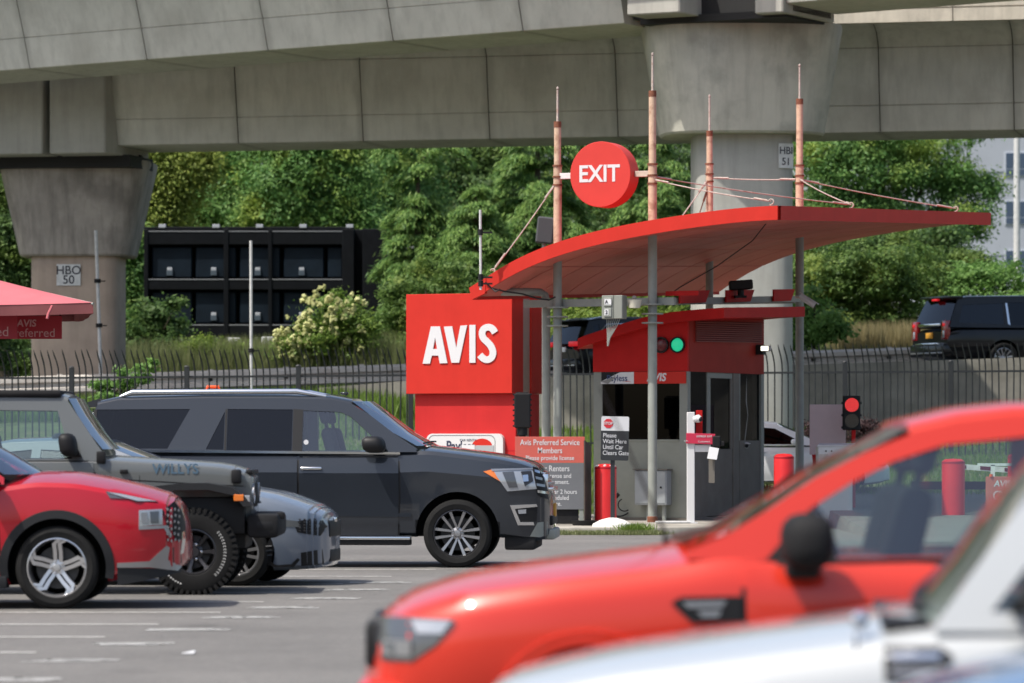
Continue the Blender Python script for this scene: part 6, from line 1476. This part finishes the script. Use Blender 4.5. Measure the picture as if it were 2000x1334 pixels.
def leaves(name, blobs, n, size, m, parent, clump=.35, per=26, aspect=.5, shell=.4, droop=0.0):
    C, d = crown_pts(blobs, n, clump, per, shell)
    nrm = unit(d * .9 + np.array([0, 0, .45]) + RNG.normal(size=(n, 3)) * .42)
    t = unit(np.cross(nrm, rdir(n))); bv = np.cross(nrm, t); sz = size * (.6 + .8 * RNG.random((n, 1)))
    if droop: t = unit(t + np.array([0, 0, -droop]))
    return quads(name, C.astype(np.float32), t * sz * .5, bv * sz * .5 * aspect, m, parent)
def trunk(parent, h, r, limbs):
    bb = MB(); bb.tube([(0, 0, -.6), (.05, .02, h * .3), (-.04, .05, h * .65), (.03, 0, h)], [r * 1.25, r, r * .75, r * .35], 10)
    for b_ in limbs:
        p = Vector(b_[0]); a = Vector((0, 0, h * random.uniform(.35, .75))); mid = a.lerp(p, .5) + Vector((0, 0, -.2))
        bb.tube([a, mid, p], [r * .5, r * .33, r * .1], 7)
    bb.done('trunk', BARK, parent, 50)
def tree(name, label, px, base_y, Y, blobs, n, size, m, group=None, r=.22, cat='tree', clump=.38, zb=None, th=None):
    """blobs given as (px, py, rx, rz) in the photo's frame at depth Y"""
    q = P(px, base_y, Y); t = thing(name, label, cat, q, 0, group); bl = []
    for bx, by, rx, rz_ in blobs:
        p = P(bx, by, Y) - q; k = Y / F_PX; bl.append(((p.x, random.uniform(-.6, .6), p.z), rx * k, rx * k * .9, rz_ * k))
    sub_ = []
    for (c_, rx, ry, rz_) in bl:
        sub_.append((c_, rx * .5, ry * .5, rz_ * .5))
        for _ in range(14):
            d_ = rdir(1)[0]; d_[1] = -abs(d_[1]) if RNG.random() < .75 else d_[1]; g = RNG.uniform(.28, .48)
            sub_.append((tuple(np.array(c_) + d_ * np.array([rx, ry, rz_]) * .78), rx * g, ry * g, rz_ * g * .8))
    leaves('crown', sub_, n, size, m, t, clump * .6, 34, .55, .25)
    top = max(b_[0][2] for b_ in bl); trunk(t, th or top, r, bl[:6]); return t
def hill_py(Y): return HZ - (road_z(0) - .05 + (Y - 103.5) * .03 - CAMH) * F_PX / Y
# far mass of woodland
blobs = []
for px in range(-160, 1620, 70):
    q = P(px, 420 + random.uniform(-60, 60), 178); blobs.append(((q.x, 178 + random.uniform(-3, 3), q.z), 2.4, 2.0, 4.5))
    q = P(px, 560, 176); blobs.append(((q.x, 176, q.z), 2.4, 2.0, 4.0))
tag(leaves('woodland', blobs, 60000, .42, L_DRK, None, .6, 20, .6), 'dense dark far off woodland behind the separate trees', kind='stuff')
GT = 'green trees behind the billboard'
spec = [(330, 130, L_YEL, 'yellow leaved tree showing under the viaduct beside the left pier', [(330, 330, 75, 90), (300, 450, 60, 90), (380, 300, 50, 60)]),
        (470, 136, L_LOC, 'pale green tree above the left end of the billboard', [(400, 370, 90, 110), (500, 350, 90, 120), (450, 250, 100, 90), (360, 460, 80, 80)]),
        (610, 134, L_LOC, 'pale green tree with yellow pods above the middle of the billboard', [(560, 380, 90, 110), (650, 360, 85, 110), (610, 270, 110, 80), (690, 440, 70, 80)]),
        (740, 140, L_LOC, 'green tree between the billboard top and the drooping conifer', [(720, 330, 90, 120), (790, 380, 80, 100), (760, 250, 90, 70)]),
        (262, 128, L_LOC, 'narrow bright green tree between the left pier and the billboard', [(258, 500, 45, 70), (262, 580, 40, 70), (240, 640, 50, 50)]),
        (900, 146, L_DRK, 'dark green tree behind the tip of the drooping conifer', [(880, 330, 100, 90), (950, 300, 90, 80), (930, 400, 90, 90)]),
        (1150, 150, L_DRK, 'dark green tree behind the round exit sign', [(1120, 310, 100, 80), (1230, 330, 110, 90), (1330, 320, 80, 90), (1250, 430, 120, 90)]),
        (1, 126, L_DRK, 'dark green tree left of the numbered pier at the left edge', [(-10, 400, 60, 90), (30, 470, 45, 70), (-30, 560, 80, 90), (40, 560, 40, 60)])]
for px, Y, m, lab, bl in spec: tree('broadleaf_tree', lab, px, hill_py(Y), Y, bl, 46000, .135, m, GT)
tree('broadleaf_tree', 'large spreading tree right of the flared pier with its crown against the office block', 1720, hill_py(140), 140,
     [(1620, 320, 80, 70), (1720, 310, 100, 70), (1820, 330, 90, 75), (1890, 350, 60, 60), (1660, 420, 90, 70), (1790, 420, 100, 60), (1880, 425, 60, 45), (1590, 480, 60, 60), (1830, 490, 30, 18), (1900, 265, 25, 20)], 76000, .135, L_LOC, None, .3)
tree('broadleaf_tree', 'dark low tree below the spreading crown with branches in front of the office block', 1850, hill_py(132), 132, [(1835, 470, 50, 25), (1790, 500, 60, 50), (1870, 520, 60, 30), (1690, 500, 90, 60)], 22000, .15, L_DRK, None, .18)

# conifers with drooping layers
def cedar(label, px, top_y, Y, rad, seed, lean=0.0, arms=(), step=(.060, .095), f0=0.0):
    rn = np.random.default_rng(seed); by = hill_py(Y); q = P(px, by, Y); t = thing('conifer_tree', label, 'tree', q); k = Y / F_PX
    H = (by - top_y) * k; Cs, Us, Vs = [], [], []
    bb = MB(); bb.tube([(0, 0, -.5), (lean * .4, 0, H * .5), (lean, 0, H * .98)], [.26, .16, .03], 10)
    z = H * (.985 - f0); i = 0; todo = [(H * (1 - a_[0]), a_[1], a_[2], a_[3]) for a_ in arms]
    while z > H * .12:
        f = 1 - z / H; L_ = (.35 + rad * min(1, f * 1.55) ** .8) * rn.uniform(.75, 1.15); nb = 2 if f < .1 else 4
        for _ in range(nb):
            todo.append((z + rn.uniform(-.1, .1), i * 2.399 + rn.uniform(-.4, .4), L_ * rn.uniform(.7, 1.1), rn.uniform(.02, .2))); i += 1
        z -= H * rn.uniform(*step)
    for z, a, Lb, rise in todo:
        if True:
            ca, sa = math.cos(a), math.sin(a); pts = []
            for g in np.linspace(0, 1, 8): pts.append((lean * z / H + ca * Lb * g, sa * Lb * g, z + Lb * (rise * math.sin(g * 2.2) - .42 * g ** 4.0)))
            bb.tube(pts, [.05 * (1 - g * .8) for g in np.linspace(0, 1, 8)], 5)
            ns = int(70 * Lb + 40); g = rn.random(ns) ** .7; pp = np.array([[np.interp(v, np.linspace(0, 1, 8), [p[d] for p in pts]) for d in range(3)] for v in g])
            side = rn.normal(size=ns) * (.10 + .30 * Lb * .35 * np.minimum(1, g * 1.4) * (1.15 - g)); pp += np.stack([-sa * side, ca * side, -np.abs(side) * .35 + rn.normal(size=ns) * .03], 1)
            per = 9; c_ = np.repeat(pp, per, 0) + rn.normal(size=(ns * per, 3)) * np.array([.10, .10, .045])
            dr = np.array([ca * .7, sa * .7, -.35]) + rn.normal(size=(ns * per, 3)) * .45 + np.stack([-sa * np.sign(np.repeat(side, per)) * .6, ca * np.sign(np.repeat(side, per)) * .6, -.25 * np.ones(ns * per)], 1)
            u = unit(dr) * (.06 + .10 * rn.random((ns * per, 1))); v_ = np.cross(u, np.array([0, 0, 1.0]) + rn.normal(size=(ns * per, 3)) * .3); v_ = unit(v_) * .022
            Cs.append(c_); Us.append(u); Vs.append(v_)
    bb.done('trunk', BARK, t, 50); quads('crown', np.concatenate(Cs).astype(np.float32), np.concatenate(Us), np.concatenate(Vs), L_CED, t); return t
cedar('drooping conifer with a nodding tip right of the billboard', 822, 298, 120, 1.2, 3, -.1, [(.03, 3.3, 1.25, .45), (.05, -.15, 1.6, .42), (.09, -1.2, .7, .3), (.12, 3.0, .8, .2)], (.05, .075), .18)
cedar('tall layered conifer behind the left canopy mast', 1050, 215, 121, 3.2, 5)
cedar('layered conifer between the exit sign and the flared pier', 1270, 235, 124, 2.8, 8)
cedar('low spreading conifer below the canopy tip of the nodding conifer', 930, 370, 118, 1.9, 12)

# bushes
def bush(label, px, by, Y_, blobs, n, size, m, name='bush', group=None, clump=.22):
    Y = Y_ + 6 if Y_ > 99 else Y_
    if Y > 100: by = hill_py(Y)
    return tree(name, label, px, by, Y, blobs, n, size, m, group, .05, 'bush', clump)
hy = bush('flowering bush covered with cream flower heads in front of the billboard', 640, 720, 107, [(650, 620, 70, 60), (600, 660, 55, 45), (570, 690, 45, 35), (690, 660, 60, 55), (640, 700, 80, 35)], 15000, .12, L_HYD)
fb = MB()
for i in range(22):
    a, z = random.uniform(0, 6.28), random.uniform(0, 1); rr = .105 * math.sqrt(max(.05, 1 - z * .9)) ; fb.cbox((rr * math.cos(a) * .8, rr * math.sin(a) * .8, z * .2 - .06), (.07, .07, .05), 0, None)
fm = fb.mesh('flower_head', FLOWER, 0)
for i in range(95):
    bx, by = random.choice([(650, 620, 72, 62), (600, 655, 60, 45), (570, 680, 45, 40), (690, 640, 45, 55), (600, 650, 60, 50), (650, 600, 50, 40)]), 0
    a, rr = random.uniform(0, 6.28), math.sqrt(random.random()); px, py = bx[0] + bx[2] * rr * math.cos(a), bx[1] + bx[3] * rr * math.sin(a)
    o = link('flower_head', fm, hy); q = P(px, py, 113) - hy.location; o.location = (q.x, -.6 - .35 * (1 - rr) - random.random() * .25, q.z); o.scale = [random.uniform(.5, .95)] * 3; o.rotation_euler = (random.uniform(-.7, .5), random.uniform(-.6, .6), random.uniform(0, 6))
bush('rounded dark green bush behind the flowering bush and left of the red block sign', 830, 730, 109, [(780, 600, 50, 55), (840, 565, 80, 65), (900, 570, 60, 70), (840, 650, 120, 70), (740, 680, 60, 50), (930, 640, 60, 80)], 26000, .11, L_BSH)
bush('leafy shrub against the lower left corner of the billboard', 300, 720, 110, [(290, 620, 40, 40), (320, 630, 35, 30), (270, 670, 45, 40), (330, 670, 30, 30), (345, 600, 16, 12)], 7000, .16, L_DRK)
bush('low rounded mound shrub below the billboard', 420, 735, 108, [(390, 680, 40, 25), (440, 690, 45, 25), (470, 700, 40, 20)], 7000, .09, L_BRT)
bush('green weedy shrub right of the thin grey pole below the billboard', 530, 735, 108, [(520, 705, 35, 22), (560, 712, 35, 20), (480, 712, 25, 16)], 7000, .10, L_VIN)
bush('bright green hedge bush seen under the canopy behind the dark SUV', 1200, 740, 109, [(1080, 620, 70, 55), (1160, 610, 70, 50), (1250, 610, 70, 50), (1340, 620, 60, 55), (1200, 670, 160, 60)], 20000, .12, L_BRT)
bush('large dark glossy bush right of the pier column under the canopy', 1680, 740, 110, [(1600, 560, 70, 80), (1680, 520, 85, 70), (1760, 540, 80, 75), (1630, 640, 90, 80), (1740, 630, 90, 70), (1690, 580, 100, 80)], 42000, .12, L_BSH)
bush('lighter green bush behind the long black SUV', 1880, 730, 114, [(1830, 580, 60, 50), (1900, 560, 70, 45), (1980, 560, 60, 50), (1950, 620, 90, 60), (2050, 560, 60, 60)], 22000, .12, L_VIN)
bush('leafy young shrub beside the right canopy column', 1590, 735, 100, [(1580, 600, 35, 40), (1610, 640, 40, 40), (1570, 670, 35, 40)], 6500, .13, L_VIN)
bush('dark green bush at the left edge below the red awning', 20, 735, 108, [(10, 690, 50, 45), (60, 710, 40, 30), (-40, 660, 60, 70)], 8000, .12, L_DRK)
for px, py, lab in ((1600, 838, 'purple leaved shrub left of the pale pink board'), (1692, 842, 'purple leaved shrub right of the red signal'), (1775, 852, 'smaller purple leaved shrub by the fence above the red pickup')):
    bush(lab, px, 880, 86.5, [(px, py, 32, 26), (px - 18, py + 14, 20, 20), (px + 16, py + 14, 22, 20)], 3800, .07, L_PUR, group='purple shrubs along the fence', clump=.12)
bush('leafy weed climbing the fence left of the orange jug', 235, 815, 90, [(215, 760, 28, 25), (250, 745, 28, 25), (275, 730, 20, 18), (230, 790, 45, 25), (288, 712, 8, 14)], 2600, .12, L_VIN, 'climbing_weed', clump=.12)

# grasses
def blades(name, label, n, fx_, fy_, fz_, h, wd, m, lean=.25):
    X, Y_ = fx_(n), fy_(n); Z = fz_(X, Y_); H_ = h * (.5 + .8 * RNG.random(n)); a = RNG.random(n) * 6.283; l = lean * RNG.random(n) * H_
    base = np.stack([X, Y_, Z], 1); tip = base + np.stack([np.cos(a) * l, np.sin(a) * l, H_], 1); C = (base + tip) / 2
    U = (tip - base) / 2; b2 = RNG.random(n) * 6.283; V = np.stack([np.cos(b2), np.sin(b2) * .5, 0 * b2], 1) * wd
    return tag(quads(name, C.astype(np.float32), U, V, m), label, kind='stuff')
bank = np.vectorize(lambda x, y: bank_top(x) * (max(0, (y - 76) / 21.35) ** .85) - .08)
uni = lambda a, b_: (lambda n: a + (b_ - a) * RNG.random(n))
blades('lawn_grass', 'short green lawn grass on the bank behind the fence', 46000, uni(-7, 13), uni(77, 97), bank, .16, .014, L_GRS)
hl = np.vectorize(lambda x, y: road_z(x) - .1 + (y - 103.5) * .03)
blades('tall_grass', 'tall tan and green grass behind the guardrail left of the long black SUV', 9000, uni(8.7, 11.4), uni(107.5, 111), hl, 1.2, .018, L_TAN, .35)
blades('tall_grass', 'tall green weeds behind the guardrail right of the pier', 9000, uni(6.3, 14), uni(106.5, 110), hl, .75, .02, L_MIX, .4)
blades('tall_grass', 'tall grey green grass below the billboard', 20000, uni(-11, -3.0), uni(112, 117), hl, 1.35, .016, L_MIX, .35)
blades('road_verge_grass', 'rough grass along the far side of the guardrail', 14000, uni(-14, 16), uni(103.6, 112), hl, .5, .016, L_MIX, .4)
z12 = lambda x, y: 0 * x
def kx_(n):
    c_ = RNG.choice([P(p_, 0, 65.6).x for p_ in (1100, 1130, 1165, 1200, 1215, 1230, 1245, 1262, 1280)], n); return c_ + RNG.normal(size=n) * .10
blades('kerb_weeds', 'dry green weeds growing along the kerb of the booth island', 3600, kx_, lambda n: 65.62 + RNG.normal(size=n) * .10, z12, .075, .008, L_MIX, 1.2)
blades('kerb_weeds', 'brighter tuft of weeds at the kerb under the white dome base', 500, lambda n: P(1240, 0, 65.7).x + RNG.normal(size=n) * .13, lambda n: 65.75 + RNG.normal(size=n) * .08, lambda x, y: 0 * x + .05, .13, .008, L_GRS, 1.2)

blades('bank_weeds', 'rough green weeds on top of the bank below the guardrail', 16000, uni(-14, -2.2), uni(94.5, 97.6), lambda x, y: np.vectorize(bank_top)(x, y) if False else bank(x, y), .42, .02, L_GRS, .5)
